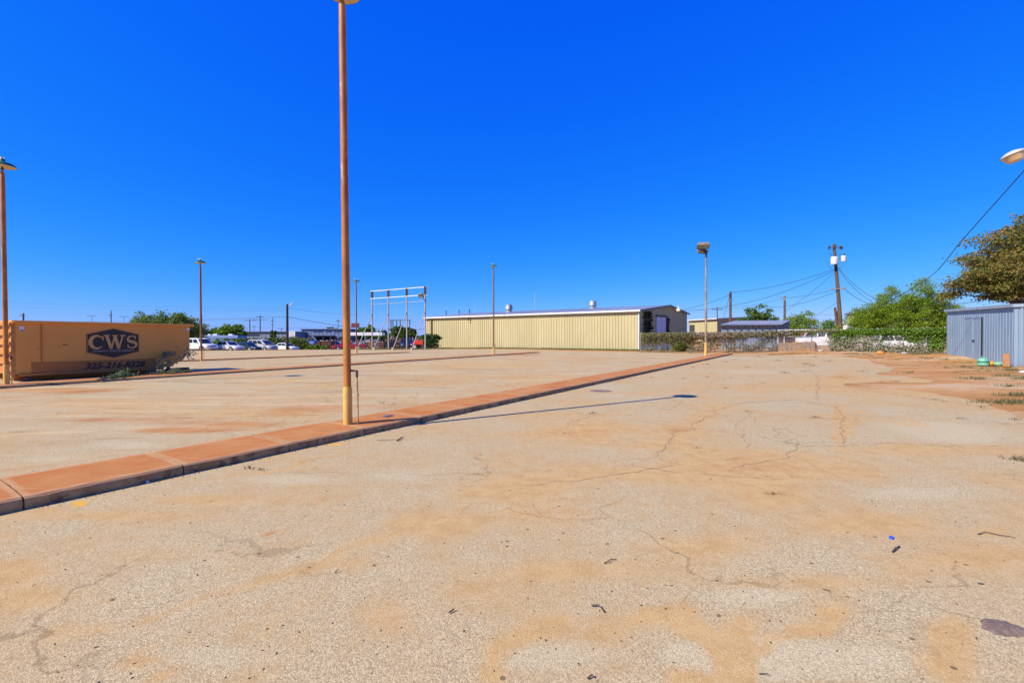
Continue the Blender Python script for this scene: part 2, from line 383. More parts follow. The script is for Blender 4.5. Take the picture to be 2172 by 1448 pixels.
def lot_mat():
    t = NT('worn_paving'); t.p.inputs['Roughness'].default_value = .9; t.p.inputs['Specular IOR Level'].default_value = .15
    # exposed aggregate
    v1 = t.n('ShaderNodeTexVoronoi', feature='F1'); v1.inputs['Scale'].default_value = 160; t.l(t.pos(), v1.inputs['Vector'])
    sep = t.n('ShaderNodeSeparateColor'); t.l(v1.outputs['Color'], sep.inputs[0])
    rnd = sep.outputs[0]; rnd2 = sep.outputs[1]
    stone = t.mix(t.ramp(rnd, 0, 1), (.38, .31, .235), (.58, .485, .38))
    stone = t.mix(t.ramp(rnd2, .74, .82, 0, .7), stone, (.21, .17, .14))
    stone = t.mix(t.ramp(rnd2, .0, .1, .6, 0), stone, (.72, .67, .60))
    gap = t.ramp(v1.outputs['Distance'], .42, .78, 0, .45)
    stone = t.mix(gap, stone, (.23, .175, .135))
    # speckle at a larger size so that it still reads further away
    big = t.noise(38, 4, .8); stone = t.mix(t.ramp(big, .5, .68, 0, .35), stone, (.20, .145, .10))
    n1 = t.noise(.55, 8, .66, None, .3); n2 = t.noise(.17, 6, .6); n3 = t.noise(5, 6, .75)
    # broad tone variation of the old surface
    col = t.mix(t.ramp(n1, .35, .68, 0, .35), stone, (.33, .27, .215))
    pale = t.math('MULTIPLY', t.ramp(t.math('ADD', t.attr('pale'), t.math('MULTIPLY', t.math('SUBTRACT', n1, .5), 1.6)), .2, .7), .6)
    col = t.mix(t.math('MULTIPLY', pale, .35), col, (.60, .54, .46))
    # dust (tan) and red clay washed over it
    wob = t.math('ADD', t.math('MULTIPLY', t.math('SUBTRACT', n1, .5), 2.6), t.math('MULTIPLY', t.math('SUBTRACT', n3, .5), .8))
    wide = t.math('SUBTRACT', t.math('MULTIPLY', t.math('SUBTRACT', n2, .40), 1.2), t.math('MULTIPLY', pale, .75))
    dm = t.ramp(t.math('ADD', t.math('ADD', t.attr('dust'), wob), wide), -.27, .76)
    speck = t.math('SUBTRACT', 1.0, t.math('MULTIPLY', t.ramp(rnd, .45, .9), .45))
    dm = t.math('MULTIPLY', t.math('MULTIPLY', dm, .88), speck)
    col = t.mix(dm, col, t.mix(t.ramp(n3, .35, .65), (.49, .32, .17), (.405, .245, .115)))
    rm = t.ramp(t.math('ADD', t.attr('red'), t.math('MULTIPLY', wob, .45)), .15, .85)
    col = t.mix(t.math('MULTIPLY', rm, .8), col, t.mix(t.ramp(n1, .38, .62), (.46, .215, .085), (.31, .135, .052)))
    # drag and tyre streaks along the lanes
    sv = t.scaled((.16, 1.5, 1), -math.atan2(KD.y, KD.x)); 
    dv = t.n('ShaderNodeVectorMath', operation='ADD'); t.l(sv, dv.inputs[0])
    nn = t.n('ShaderNodeTexNoise'); nn.inputs['Scale'].default_value = .05; t.l(t.pos(), nn.inputs['Vector'])
    sc = t.n('ShaderNodeVectorMath', operation='SCALE'); sc.inputs['Scale'].default_value = 7; t.l(nn.outputs['Color'], sc.inputs[0]); t.l(sc.outputs[0], dv.inputs[1])
    s1 = t.noise(1.0, 7, .7, dv.outputs[0])
    stm = t.math('MULTIPLY', t.attr('streak'), t.math('MULTIPLY', t.ramp(s1, .52, .66, 0, .45), t.ramp(n2, .35, .6, .25, 1)))
    col = t.mix(stm, col, (.30, .20, .13))
    stl = t.math('MULTIPLY', t.attr('streak'), t.ramp(s1, .48, .34, 0, .4))
    col = t.mix(stl, col, (.64, .50, .35))
    th = t.ramp(t.noise(2.6, 3, .5, dv.outputs[0]), .66, .68, 0, 1)
    col = t.mix(t.math('MULTIPLY', t.math('MULTIPLY', t.attr('streak'), th), .6), col, (.12, .085, .065))
    # crack net
    wv = t.n('ShaderNodeVectorMath', operation='ADD'); t.l(t.pos(), wv.inputs[0])
    n4 = t.n('ShaderNodeTexNoise'); n4.inputs['Scale'].default_value = 1.1; n4.inputs['Detail'].default_value = 6; t.l(t.pos(), n4.inputs['Vector'])
    s4 = t.n('ShaderNodeVectorMath', operation='SCALE'); s4.inputs['Scale'].default_value = 1.5; t.l(n4.outputs['Color'], s4.inputs[0]); t.l(s4.outputs[0], wv.inputs[1])
    for sc_, wdt, gate, c_ in ((.42, .006, (.44, .56), (.13, .08, .045)), (1.3, .007, (.54, .64), (.16, .10, .06))):
        v = t.n('ShaderNodeTexVoronoi', feature='DISTANCE_TO_EDGE'); v.inputs['Scale'].default_value = sc_
        t.l(wv.outputs[0], v.inputs['Vector'])
        cm = t.math('MULTIPLY', t.ramp(v.outputs['Distance'], wdt*.3, wdt*1.6, 1, 0), t.ramp(t.noise(.33, 3, .6), gate[0], gate[1]))
        band = t.math('MULTIPLY', t.ramp(v.outputs['Distance'], 0, .045, 1, 0), t.ramp(t.noise(.5, 3, .6), .5, .62, 0, .5))
        if sc_ < 1: col = t.mix(band, col, (.50, .30, .13))
        col = t.mix(t.math('MULTIPLY', cm, .38), col, c_)
    # small dark bits, old paint
    v5 = t.n('ShaderNodeTexVoronoi', feature='F1'); v5.inputs['Scale'].default_value = 7; t.l(t.pos(), v5.inputs['Vector'])
    s5 = t.n('ShaderNodeSeparateColor'); t.l(v5.outputs['Color'], s5.inputs[0])
    sp = t.math('MULTIPLY', t.ramp(v5.outputs['Distance'], .07, .12, 1, 0), t.ramp(s5.outputs[0], .7, .72))
    col = t.mix(t.math('MULTIPLY', sp, .7), col, (.07, .05, .04))
    ym = t.ramp(t.math('ADD', t.attr('yel'), t.math('MULTIPLY', t.math('SUBTRACT', n3, .5), 1.6)), .45, .7)
    col = t.mix(t.math('MULTIPLY', ym, .8), col, (.62, .35, .04))
    col = t.mix(1.0, col, (1.13, 1.085, .745), 'MULTIPLY')
    t.col(col)
    hh = t.math('ADD', t.math('MULTIPLY', v1.outputs['Distance'], -.6), t.math('MULTIPLY', t.noise(3, 5, .7), 1.2))
    t.bump(hh, .45, .006)
    return t.m
lot = fast_mesh('parking_lot', LV[:, :3], np.array(out), lot_mat(),
                attrs={'dust': LV[:, 3], 'red': LV[:, 4], 'pale': LV[:, 5], 'yel': LV[:, 6], 'streak': LV[:, 7]})
struct(lot)
# --- long cracks seen in the photograph, as thin dirt filled ribbons a hair above the paving
def crack_ribbon(mb, pts, wd):
    pts = [G(*p, LZ) for p in pts]; path = []
    for a, b in zip(pts[:-1], pts[1:]):
        n = max(2, int((b-a).length/.09)); n = min(n, 160)
        for i in range(n):
            p = a.lerp(b, i/n); path.append(p)
    path.append(pts[-1]); L = []
    for i, p in enumerate(path):
        d = (path[min(i+1, len(path)-1)]-path[max(i-1, 0)]).normalized(); nrm = Vector((-d.y, d.x, 0))
        off = mnoise.fractal(p*1.7+Vector((5, wd*99, 0)), .7, 2, 5)*.12
        wq = wd*(.25+.9*abs(mnoise.noise(p*6))+.9*abs(mnoise.noise(p*23)))*min(1, (i+1)/5, (len(path)-i)/5)
        z = terrain(p.x, p.y)+LZ+.0035; c = p+nrm*off
        L += [(c.x+nrm.x*wq, c.y+nrm.y*wq, z), (c.x-nrm.x*wq, c.y-nrm.y*wq, z)]
    mb.add(L, [(2*i, 2*i+1, 2*i+3, 2*i+2) for i in range(len(path)-1)])
cr = MB()
for pts, wd in [
    ([(560, 1000), (760, 1005), (900, 1007), (1000, 1003), (1180, 1000)], .006), ([(1086, 1030), (1180, 1022), (1260, 1012), (1340, 1003), (1450, 985)], .012),
    ([(1410, 945), (1440, 920), (1490, 890), (1540, 860)], .02), ([(1378, 975), (1400, 955), (1420, 930)], .014), ([(1530, 858), (1640, 850), (1700, 848), (1770, 862), (1786, 880), (1788, 945)], .025),
    ([(1330, 890), (1460, 905), (1600, 925), (1700, 945), (1790, 945), (1900, 940), (2172, 948)], .012), ([(1690, 925), (1680, 970), (1600, 985), (1540, 1000)], .012), ([(1680, 965), (1740, 1000), (1860, 1035)], .008),
    ([(1280, 970), (1380, 975), (1500, 995)], .009), ([(1560, 850), (1690, 862), (1810, 880), (1960, 890), (2140, 900)], .012), ([(1600, 795), (1700, 800), (1770, 803)], .014), ([(1480, 800), (1600, 802), (1700, 806)], .01),
    ([(1430, 1448), (1540, 1440), (1520, 1395), (1470, 1340), (1430, 1325), (1380, 1330)], .02), ([(1540, 1420), (1590, 1385), (1650, 1370)], .018), ([(1430, 1325), (1450, 1305)], .009), ([(1560, 1385), (1565, 1335), (1580, 1315)], .009), ([(1690, 1345), (1725, 1325)], .009),
    ([(1030, 1448), (1050, 1420), (1090, 1350), (1160, 1320)], .012), ([(300, 1325), (420, 1285), (520, 1255), (640, 1215)], .02), ([(640, 1215), (760, 1160), (860, 1130), (980, 1100), (1040, 1040)], .009), ([(300, 1400), (340, 1448)], .009),
    ([(0, 955), (90, 945), (170, 925), (240, 905)], .008), ([(300, 870), (390, 862), (480, 870), (560, 878)], .008), ([(1130, 1050), (1160, 1090), (1210, 1110)], .008), ([(1730, 1040), (1790, 1050), (1850, 1060)], .007),
    ([(1590, 760), (1680, 762), (1760, 770)], .02), ([(1440, 790), (1600, 786), (1720, 789), (1800, 786)], .02), ([(1660, 752), (1700, 770), (1735, 800), (1735, 850)], .02), ([(1785, 822), (1900, 836), (2010, 850), (2080, 862)], .025), ([(1600, 870), (1560, 900), (1600, 960)], .012), ([(1130, 820), (1240, 812), (1380, 800)], .02), ([(700, 800), (850, 790), (1050, 778)], .015), ([(1300, 985), (1500, 1010), (1700, 1020)], .01), ([(1850, 765), (1960, 790), (2000, 810)], .012), ([(1200, 905), (1260, 880), (1330, 860)], .007)]:
    if max(p[1] for p in pts) < 1200: crack_ribbon(cr, pts, wd*.42)
build('cracks', cr, M('crack_dirt', (.26, .17, .095), (.38, .25, .13), 9., .95, thr=(.45, .55)), lot)
# --- kerb islands: slabs with joints
def kerb_mat(nm, org, KD, slab):
    t = NT(nm); t.p.inputs['Roughness'].default_value = .92; t.p.inputs['Specular IOR Level'].default_value = .12
    v = t.scaled((.35, 2.5, 1), -math.atan2(KD.y, KD.x))
    c = t.mix(t.ramp(t.noise(1.1, 6, .65), .35, .65), (.44, .155, .036), (.48, .22, .07))
    c = t.mix(t.ramp(t.noise(2.2, 6, .7, v), .52, .68, 0, .6), c, (.52, .28, .12))
    c = t.mix(t.ramp(t.noise(5, 6, .8), .56, .72, 0, .6), c, (.27, .085, .02))
    c = t.mix(t.ramp(t.noise(60, 4, .8), .5, .7, 0, .4), c, (.28, .12, .06))
    c = t.mix(t.ramp(t.noise(.8, 5, .7), .56, .7, 0, .5), c, (.47, .33, .19))
    c = t.mix(t.ramp(t.noise(3.1, 7, .8, None, .6), .6, .68, 0, .7), c, (.20, .085, .035))
    dp = t.n('ShaderNodeVectorMath', operation='DOT_PRODUCT'); dp.inputs[1].default_value = (KD.x, KD.y, 0); t.l(t.pos(), dp.inputs[0])
    s_ = t.math('ADD', t.math('SUBTRACT', dp.outputs['Value'], org.x*KD.x+org.y*KD.y-slab*40), t.math('MULTIPLY', t.math('SUBTRACT', t.noise(9, 3), .5), .03))
    fr_ = t.math('MODULO', s_, slab); ds = t.math('MINIMUM', fr_, t.math('SUBTRACT', slab, fr_))
    c = t.mix(t.math('MULTIPLY', t.ramp(ds, .03, .075, .75, 0), t.ramp(t.noise(3, 3), .3, .5, .5, 1)), c, (.50, .29, .13))
    cn = t.n('ShaderNodeVectorMath', operation='DOT_PRODUCT'); cn.inputs[1].default_value = (-KD.y, KD.x, 0); t.l(t.pos(), cn.inputs[0])
    dd = t.math('ADD', t.math('SUBTRACT', cn.outputs['Value'], -org.x*KD.y+org.y*KD.x), t.math('MULTIPLY', t.math('SUBTRACT', t.noise(5, 5, .7), .5), .12))
    c = t.mix(t.ramp(dd, .03, .09, .7, 0), c, (.52, .31, .15)); c = t.mix(t.ramp(dd, .86, .98, 0, .7), c, (.52, .31, .15))
    t.col(c); t.bump(t.noise(40, 5, .75), .45, .006); return t.m
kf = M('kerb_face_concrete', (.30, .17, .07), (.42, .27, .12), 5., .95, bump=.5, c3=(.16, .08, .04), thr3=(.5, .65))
def kerb(p0, p1, width, h, slab, label):
    """p0,p1: near bottom edge on the ground (2D). slabs of length slab with open joints"""
    p0 = Vector(p0); p1 = Vector(p1); d = (p1-p0).normalized(); n = Vector((-d.y, d.x)); L = (p1-p0).length
    mb = MB(); fb = MB(); s = 0; k = 0
    while s < L-.05:
        e = min(L, s+slab); g = .007; m = max(2, int((e-s)/.12)) if (p0+d*s).length < 16 else 3
        dzs = random.uniform(-.004, .004); va = []
        for i in range(m+1):
            q = s+g+(e-s-2*g)*i/m; c = p0+d*q; z = terrain(c.x, c.y)
            w1 = mnoise.noise(Vector((q*2.3, p0.x, 1)))*.012; w2 = mnoise.noise(Vector((q*9, p0.x, 4)))*.010
            w3 = mnoise.noise(Vector((q*1.7, p0.x, 8)))*.02
            prof = [(0+w1, -.05), (.004+w1, h*.55), (.008+w1+w2, h-.022+dzs+w2*.5), (.030+w1+w2, h+dzs-.002), (width*.3, h+dzs+.003), (width*.7, h+dzs+.002), (width-.03+w3, h+dzs-.004), (width+w3, h-.02), (width+w3, -.05)]
            for a, b in prof:
                pt = c+n*a; va.append((pt.x, pt.y, z+b))
        P_ = 9
        fs = [(i*P_+j, i*P_+j+1, (i+1)*P_+j+1, (i+1)*P_+j) for i in range(m) for j in range(P_-1)]
        fs += [tuple(range(P_)), tuple(m*P_+j for j in range(P_-1, -1, -1))]
        mb.add(va, fs); s = e; k += 1
        # joint filler, recessed
        c = p0+d*s; z = terrain(c.x, c.y)
        if s < L-.1: fb.box((c.x+n.x*width/2, c.y+n.y*width/2, z+h*.5-.014-.03), (.05, width-.07, h-.02), math.atan2(d.y, d.x))
    km = kerb_mat('red_dusty_concrete', p0, d, slab)
    o = build('kerb', mb, km); o['kind'] = 'structure'; o['label'] = label
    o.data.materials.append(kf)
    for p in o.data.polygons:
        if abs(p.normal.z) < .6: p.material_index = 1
    build('kerb_joint', fb, kf, o)
    return o
k0 = Vector((-4.28, 3.80)); kerb(k0-KD*5.87, Vector((19.5, 40.2)), 1.0, .13, 1.2, 'wide red dusty concrete island running from the near left past the rusty pole')
a2 = G(0, 825.5); b2 = G(1145, 748.3); d2 = (b2-a2).normalized()
kerb((a2-d2*14).to_2d(), b2.to_2d(), 1.0, .10, 2.4, 'second red concrete island passing in front of the orange container')
a3 = G(400, 767); b3 = G(870, 748.3); d3 = (b3-a3).normalized()
kerb((a3-d3*22).to_2d(), b3.to_2d(), 1.0, .10, 2.4, 'farthest red concrete island in front of the parked cars')
#%%POLES
# ---------------------------------------------------------------- light poles
rust = M('rusty_pole_paint', (.50, .19, .024), (.30, .085, .008), 1.2, .6, thr=(.35, .65), bump=.25, c3=(.60, .36, .15), thr3=(.56, .66), s3=.9, stretch=(3, 3, .8))
yelp = M('faded_yellow_paint', (.68, .44, .10), (.60, .32, .07), 2.5, .55, thr=(.35, .6), bump=.15, c3=(.35, .15, .04), thr3=(.64, .7), stretch=(4, 4, .9))
greenm = M('dark_green_enamel', (.015, .10, .07), (.02, .14, .10), 4., .35)
cream = M('cream_reflector', (.70, .60, .42), (.60, .48, .30), 5., .5)
darkm = M('dark_fitting', (.045, .024, .025), (.09, .05, .03), 6., .6)
galv = M('galvanised_metal', (.50, .50, .48), (.38, .38, .37), 4., .45, metal=.6)
glassm = M('clear_lamp_glass', (.26, .28, .20), (.14, .15, .11), 6., .15)
rust_silhouette = M('rusty_pole_silhouette', (.24, .09, .03), (.15, .055, .02), 1.2, .6, c3=(.34, .2, .1), thr3=(.56, .66), stretch=(3, 3, .8))  # same rust darkened: silhouette shade of the distant poles is in the colour
def light_pole(px, py, top_py, dz, label, r=.057, lean=0., shade_r=.30, conduit=True, mat=None, sleeve_h=.57, rzz=0.):
    b = G(px, py, dz); D = b.y; zt = ZY(top_py, D); h = zt-b.z
    t = thing('light_pole', label, 'light pole', b, rzz, 'rusty light poles with green shades')
    L = lambda z: (lean*z/h, 0, z)
    hs = h-.25
    m = MB(); m.tube([L(sleeve_h*.5), L(hs*.5), L(hs-.45), L(hs-.42), L(hs-.12), L(hs)], [r, r*.99, r*.97, r*.93, r*.9, r*.45], 16); build('pole', m, mat or rust, t, True, True)
    m = MB(); m.tube([(0, 0, -.02), L(sleeve_h*.5), L(sleeve_h)], [r*1.22, r*1.22, r*1.2], 16); m.tube([L(sleeve_h), L(sleeve_h+.025)], r*1.1, 16); build('sleeve', m, yelp, t, True, True)
    m = MB(); m.tube([L(hs-.02), L(hs+.10)], r*.42, 10); m.tube([L(hs+.02), L(hs+.05)], r*.65, 8); build('neck', m, darkm, t, True, True)
    x = L(hs)[0]; zb = hs+.10
    m = MB(); m.lathe([(shade_r, zb), (shade_r*1.01, zb+.012), (shade_r*.93, zb+.06), (shade_r*.72, zb+.105), (shade_r*.42, zb+.13), (shade_r*.25, zb+.15), (shade_r*.2, zb+.22), (.012, zb+.24)], (x, 0, 0), 28)
    hd = build('lamp_shade', m, greenm, t, True, True)
    m = MB(); m.lathe([(shade_r*.99, zb+.004), (shade_r*.91, zb+.05), (shade_r*.7, zb+.092), (shade_r*.3, zb+.11), (.004, zb+.115)], (x, 0, 0), 28); build('reflector', m, cream, hd, True, True)
    m = MB(); m.box((x-.02, 0, zb+.26), (.07, .07, .06)); m.tube([(x-.02, 0, zb+.24), (x-.14, .03, zb+.25)], .012, 6); m.tube([(x, 0, zb+.25), (x+.11, -.03, zb+.24)], .012, 6); m.lathe([(.03, 0), (.045, .02), (.03, .05), (.003, .055)], (x-.14, .03, zb+.23), 10); build('wire_guard', m, galv, t, True, True)
    if conduit:
        cx = r*2.6
        m = MB(); m.tube([(cx+.018, -.01, -.02), (cx+.01, -.01, .45), (cx, -.01, .78)], .013, 8); m.tube([(cx+.01, -.01, .44), (cx+.01, -.01, .49)], .019, 8); build('conduit', m, M('conduit_paint', (.50, .33, .12), (.25, .13, .05), 9., .6, bump=.2), t, True, True)
        m = MB(); m.box((cx, -.01, .80), (.024, .05, .11)); m.beam((cx, 0, .84), (r*.6, 0, .85), .03); build('junction_box', m, darkm, t, False, True)
    return t
light_pole(738, 899, -38, .13, 'tallest nearest rusty pole standing on the wide red kerb island', lean=-.075, shade_r=.29)
light_pole(14, 815, 343, .10, 'rusty light pole at the left edge in front of the orange container', lean=-.07)
light_pole(427, 765, 553, .10, 'light pole beside the right end of the orange container, white suv behind it', lean=-.03, mat=rust_silhouette)
light_pole(756, 749.5, 594, .10, 'small distant light pole between the near pole and the white sign frame', mat=rust_silhouette)
light_pole(1047, 751.5, 562, .10, 'light pole in front of the long yellow building', mat=rust_silhouette)
# floodlight pole
b = G(1497, 754, .12); D = b.y; h = ZY(536, D)-b.z
t = thing('floodlight_pole', 'tall brown pole with two square floodlight heads at the far kerb end', 'light pole', b)
m = MB(); m.tube([(0, 0, .9), (0, 0, h*.5), (0, 0, h)], [.085, .075, .06], 12); build('pole', m, M('weathered_pole', (.26, .19, .12), (.20, .13, .08), 1.5, .7, stretch=(3, 3, .5), c3=(.5, .42, .33), thr3=(.5, .65)), t, True, True)
m = MB(); m.tube([(0, 0, -.02), (0, 0, 1.0)], .11, 12); build('sleeve', m, yelp, t, True, True)
m = MB(); m.tube([(0, 0, h-.4), (0, 0, h+.05)], .075, 12); m.box((0, 0, h+.08), (.22, .22, .12)); build('bracket', m, darkm, t, False, True)
def flood_head(t, c, size, az, tilt):
    Mx = Matrix.Translation(c) @ Matrix.Rotation(az, 4, 'Z') @ Matrix.Rotation(tilt, 4, 'X')
    w_, d_, h_ = size
    pts = [(-w_/2, 0, -h_/2), (w_/2, 0, -h_/2), (w_/2, 0, h_/2), (-w_/2, 0, h_/2), (-w_*.42, d_, -h_*.40), (w_*.42, d_, -h_*.40), (w_*.42, d_, h_*.46), (-w_*.42, d_, h_*.46)]
    m = MB(); m.add([Mx @ Vector(p) for p in pts], [(4, 5, 6, 7), (0, 1, 5, 4), (1, 2, 6, 5), (2, 3, 7, 6), (3, 0, 4, 7)])
    for e in ((0, 1), (1, 2), (2, 3), (3, 0)): m.beam(Mx @ Vector(pts[e[0]]), Mx @ Vector(pts[e[1]]), .035)
    hd = build('floodlight', m, M('bronze_housing', (.16, .14, .115), (.23, .20, .16), 3., .5), t, False, True)
    m = MB(); q = [Mx @ Vector((a*w_*.47, .015, b_*h_*.47)) for a, b_ in ((-1, -1), (1, -1), (1, 1), (-1, 1))]; m.add(q, [(0, 1, 2, 3)]); build('lens', m, glassm, hd, False, True)
    return hd
flood_head(t, Vector((-.38, -.35, h+.38)), (.88, .32, .42), R(-12), R(52)); flood_head(t, Vector((-.22, .1, h+.05)), (.8, .3, .3), R(20), R(65))
m = MB(); m.beam((0, 0, h+.1), (-.3, -.1, h+.35), .07); m.beam((0, 0, h+.05), (-.2, .1, h+.1), .06); build('knuckle', m, darkm, t, False, True)
# area light on an arm at the right edge, its pole stands just outside the frame
D = 9.0; hp = P(2150, 330, D); pb = Vector((11.6, 9.4, 0))
t = thing('street_light', 'lamp head with tan lens reaching in at the right edge against the sky', 'street light', (pb.x, pb.y, LZ))
m = MB(); m.tube([pb, (pb.x, pb.y, hp.z+.35)], [.09, .07], 12); m.tube([(pb.x, pb.y, hp.z+.25), ((pb.x+hp.x)/2, (pb.y+hp.y)/2, hp.z+.3), (hp.x+.2, hp.y, hp.z+.12)], .03, 8); build('pole', m, galv, t, True)
Mx = Matrix.Rotation(R(-14), 4, 'Y') @ Matrix.Rotation(R(-10), 4, 'X')
m = MB(); m.lathe([(.19, 0), (.192, .012), (.15, .055), (.08, .085), (.04, .095), (.003, .10)], hp, 24, Mx); hd = build('lamp_head', m, M('pale_lamp_cover', (.50, .49, .45), (.42, .40, .37), 6., .4), t, True)
m = MB(); m.lathe([(.18, -.002), (.15, -.05), (.125, -.115), (.10, -.125), (.003, -.128)], hp, 24, Mx); build('lens', m, M('amber_lens', (.62, .47, .28), (.50, .34, .18), 4., .25), hd, True)
#%%CONTAINER
# ---------------------------------------------------------------- orange roll-off container
rf = G(33, 806); rf = B(33, 15.2); rr = B(402, 19.8); ax = (rr-rf); ax.z = 0; CL = ax.length; ax.normalize()
crz = math.atan2(ax.y, ax.x)
t = thing('waste_container', 'long orange steel roll-off container with black hexagon emblem and phone number on its side', 'container', (rf.x, rf.y, .0), crz)
om = M('orange_container_paint', (.74, .315, .045), (.68, .285, .04), .8, .5, thr=(.3, .7), c3=(.40, .14, .025), thr3=(.62, .72), s3=3)
om2 = M('container_base_paint', (.46, .18, .028), (.40, .15, .025), 1.5, .6)
CW_ = 2.4; ZT = 2.0
def side_prof(xa, xb, y, th):  # lower front corner rises to the right end
    return [(xa, .28), (xb-.85, .28), (xb-.25, .55), (xb, .95), (xb, ZT), (xa, ZT)]
m = MB()
for y0, sg in ((0, 1), (CW_, -1)):
    m.prism(side_prof(0, CL, y0, .05), ((1, 0, 0), (0, 0, 1)), (0, y0, 0), (0, sg, 0), .05)
m.box((CL/2, CW_/2, .33), (CL-1.2, CW_-.1, .08)); m.box((CL-.03, CW_/2, 1.5), (.05, CW_-.1, 1.1))
m.beam((CL-.9, CW_/2, .32), (CL-.03, CW_/2, .97), CW_-.1, .05)
body = build('body', m, om, t, False, True)
m = MB(); 
for y0 in (-.03, CW_+.03): m.box((CL/2+.04, y0, ZT+.03), (CL+.22, .12, .10), 0, .012)
m.box((CL+.07, CW_/2, ZT+.03), (.12, CW_+.1, .10)); m.box((-.03, CW_/2, ZT+.03), (.12, CW_+.1, .10)); build('top_rail', m, om, t, False, True)
m = MB(); m.box((1.6+(CL-2.6)/2-.75, -.012, .46), (CL-1.65, .02, .38)); build('lower_panel', m, M('brown_container_paint', (.42, .145, .022), (.37, .125, .02), 2, .6), t, False, True)
m = MB(); 
for xx in (.62,): m.box((xx, -.018, 1.17), (.03, .03, 1.7))
m.box((CL/2-.5, -.03, .24), (CL-1.1, .10, .07)); m.box((CL/2-.5, .5, .14), (CL-1.1, .08, .18)); m.box((CL/2-.5, 1.9, .14), (CL-1.1, .08, .18)); build('under_frame', m, om2, t, False, True)
m = MB()
for k in range(6): m.box((-.09, CW_/2, .35+k*.32), (.13, CW_+.02, .09))
for yy in (.06, .8, 1.6, 2.34): m.box((-.06, yy, 1.1), (.09, .09, 1.9))
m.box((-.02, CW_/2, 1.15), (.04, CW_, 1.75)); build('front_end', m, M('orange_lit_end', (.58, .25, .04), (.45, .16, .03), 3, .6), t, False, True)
for yy in (.12, 2.28):
    for xx in (.35, CL-.8):
        m = MB(); m.tube([(xx, yy-.08, .10), (xx, yy+.08, .10)], .10, 14); build('roller', m, darkm, t, True, True)
m = MB(); m.box((CL-.35, .15, .15), (.75, .14, .12)); m.box((CL-.75, .15, .32), (.10, .10, .35)); build('rear_skid', m, darkm, t, False, True)
# emblem and lettering
def onside(pts, mat, name, th=.006, par=None, off=-.004):
    m = MB(); m.prism([(p[0], p[1]) for p in pts], ((1, 0, 0), (0, 0, 1)), (0, off-th, 0), (0, 1, 0), th); return build(name, m, mat, par or t, False, True)
blk = M('black_emblem_paint', (.014, .011, .008), (.022, .018, .012), 5, .5); oem = M('orange_letter_paint', (.62, .33, .09), (.58, .30, .08), 3, .55)
# pixel -> (x,z) on the container side plane
Rinv = (Matrix.Translation((rf.x, rf.y, 0)) @ Matrix.Rotation(crz, 4, 'Z')).inverted()
o_l = Rinv @ Vector((0, 0, H))
def cpx(px, py):
    d = (Rinv.to_3x3() @ ray(px, py)); s = -o_l.y/d.y; q = o_l+d*s; return q.x, q.z
hexp = [cpx(*p) for p in ((183.5, 709), (240, 699.5), (295.5, 709), (295.5, 746), (240, 756), (183.5, 746))]
cxm = sum(p[0] for p in hexp)/6; czm = sum(p[1] for p in hexp)/6; hw = (max(p[0] for p in hexp)-min(p[0] for p in hexp))/2; hh = .57
hx = lambda k: [(cxm-hw*k, czm+hh*.60*k), (cxm, czm+hh*k), (cxm+hw*k, czm+hh*.60*k), (cxm+hw*k, czm-hh*.60*k), (cxm, czm-hh*k), (cxm-hw*k, czm-hh*.60*k)]
hexs = hx(1.0); em = onside(hexs[::-1], blk, 'emblem')
m = MB(); h1 = hx(.985); h2 = hx(.955)
for i in range(6):
    j = (i+1) % 6; q = [h1[i], h1[j], h2[j], h2[i]]; m.add([(p[0], -.0125, p[1]) for p in q], [(0, 1, 2, 3)])
build('emblem_border', m, om2, em, False, True)
def stroke(m, pts, ws, y=-.014):
    """2D variable width ribbon, pts (x,z)"""
    n = len(pts); vs = []
    for i in range(n):
        a = Vector(pts[max(0, i-1)]); b_ = Vector(pts[min(n-1, i+1)]); d = (b_-a).normalized(); nn = Vector((-d.y, d.x)); p = Vector(pts[i])
        for s_ in (-1, 1):
            q = p+nn*s_*ws[i]/2; vs.append((q.x, y, q.y))
    m.add(vs, [(2*i, 2*i+1, 2*i+3, 2*i+2) for i in range(n-1)])
def arc(cx, cz, rx, rz, a0, a1, n): return [(cx+rx*math.cos(R(a0+(a1-a0)*i/n)), cz+rz*math.sin(R(a0+(a1-a0)*i/n))) for i in range(n+1)]
lh = hh*.46; zc = czm+.045; m = MB()
# C
cx_ = cxm-hw*.62; rx_ = hw*.235
p = arc(cx_, zc, rx_, lh*.9, 42, 318, 28); ws = [.035+.09*math.sin(math.pi*i/28)**1.5 for i in range(29)]; stroke(m, p, ws)
stroke(m, [(p[0][0]+.03, p[0][1]+.07), (p[0][0]+.03, p[0][1]-.09)], [.035, .035], -.0145); 
# W
wx = cxm+.03; ww = hw*.36; tp = zc+lh*.95; bt = zc-lh*.98
stroke(m, [(wx-ww*.86, tp), (wx-ww*.36, bt)], [.10, .095]); stroke(m, [(wx-ww*.36, bt), (wx+ww*.02, tp*.999)], [.05, .05], -.0145)
stroke(m, [(wx+ww*.0, tp), (wx+ww*.42, bt)], [.10, .095], -.015); stroke(m, [(wx+ww*.42, bt), (wx+ww*.86, tp)], [.05, .05], -.0155)
for xx in (wx-ww*.86, wx+ww*.0, wx+ww*.86): stroke(m, [(xx-.09, tp), (xx+.09, tp)], [.035, .035], -.016)
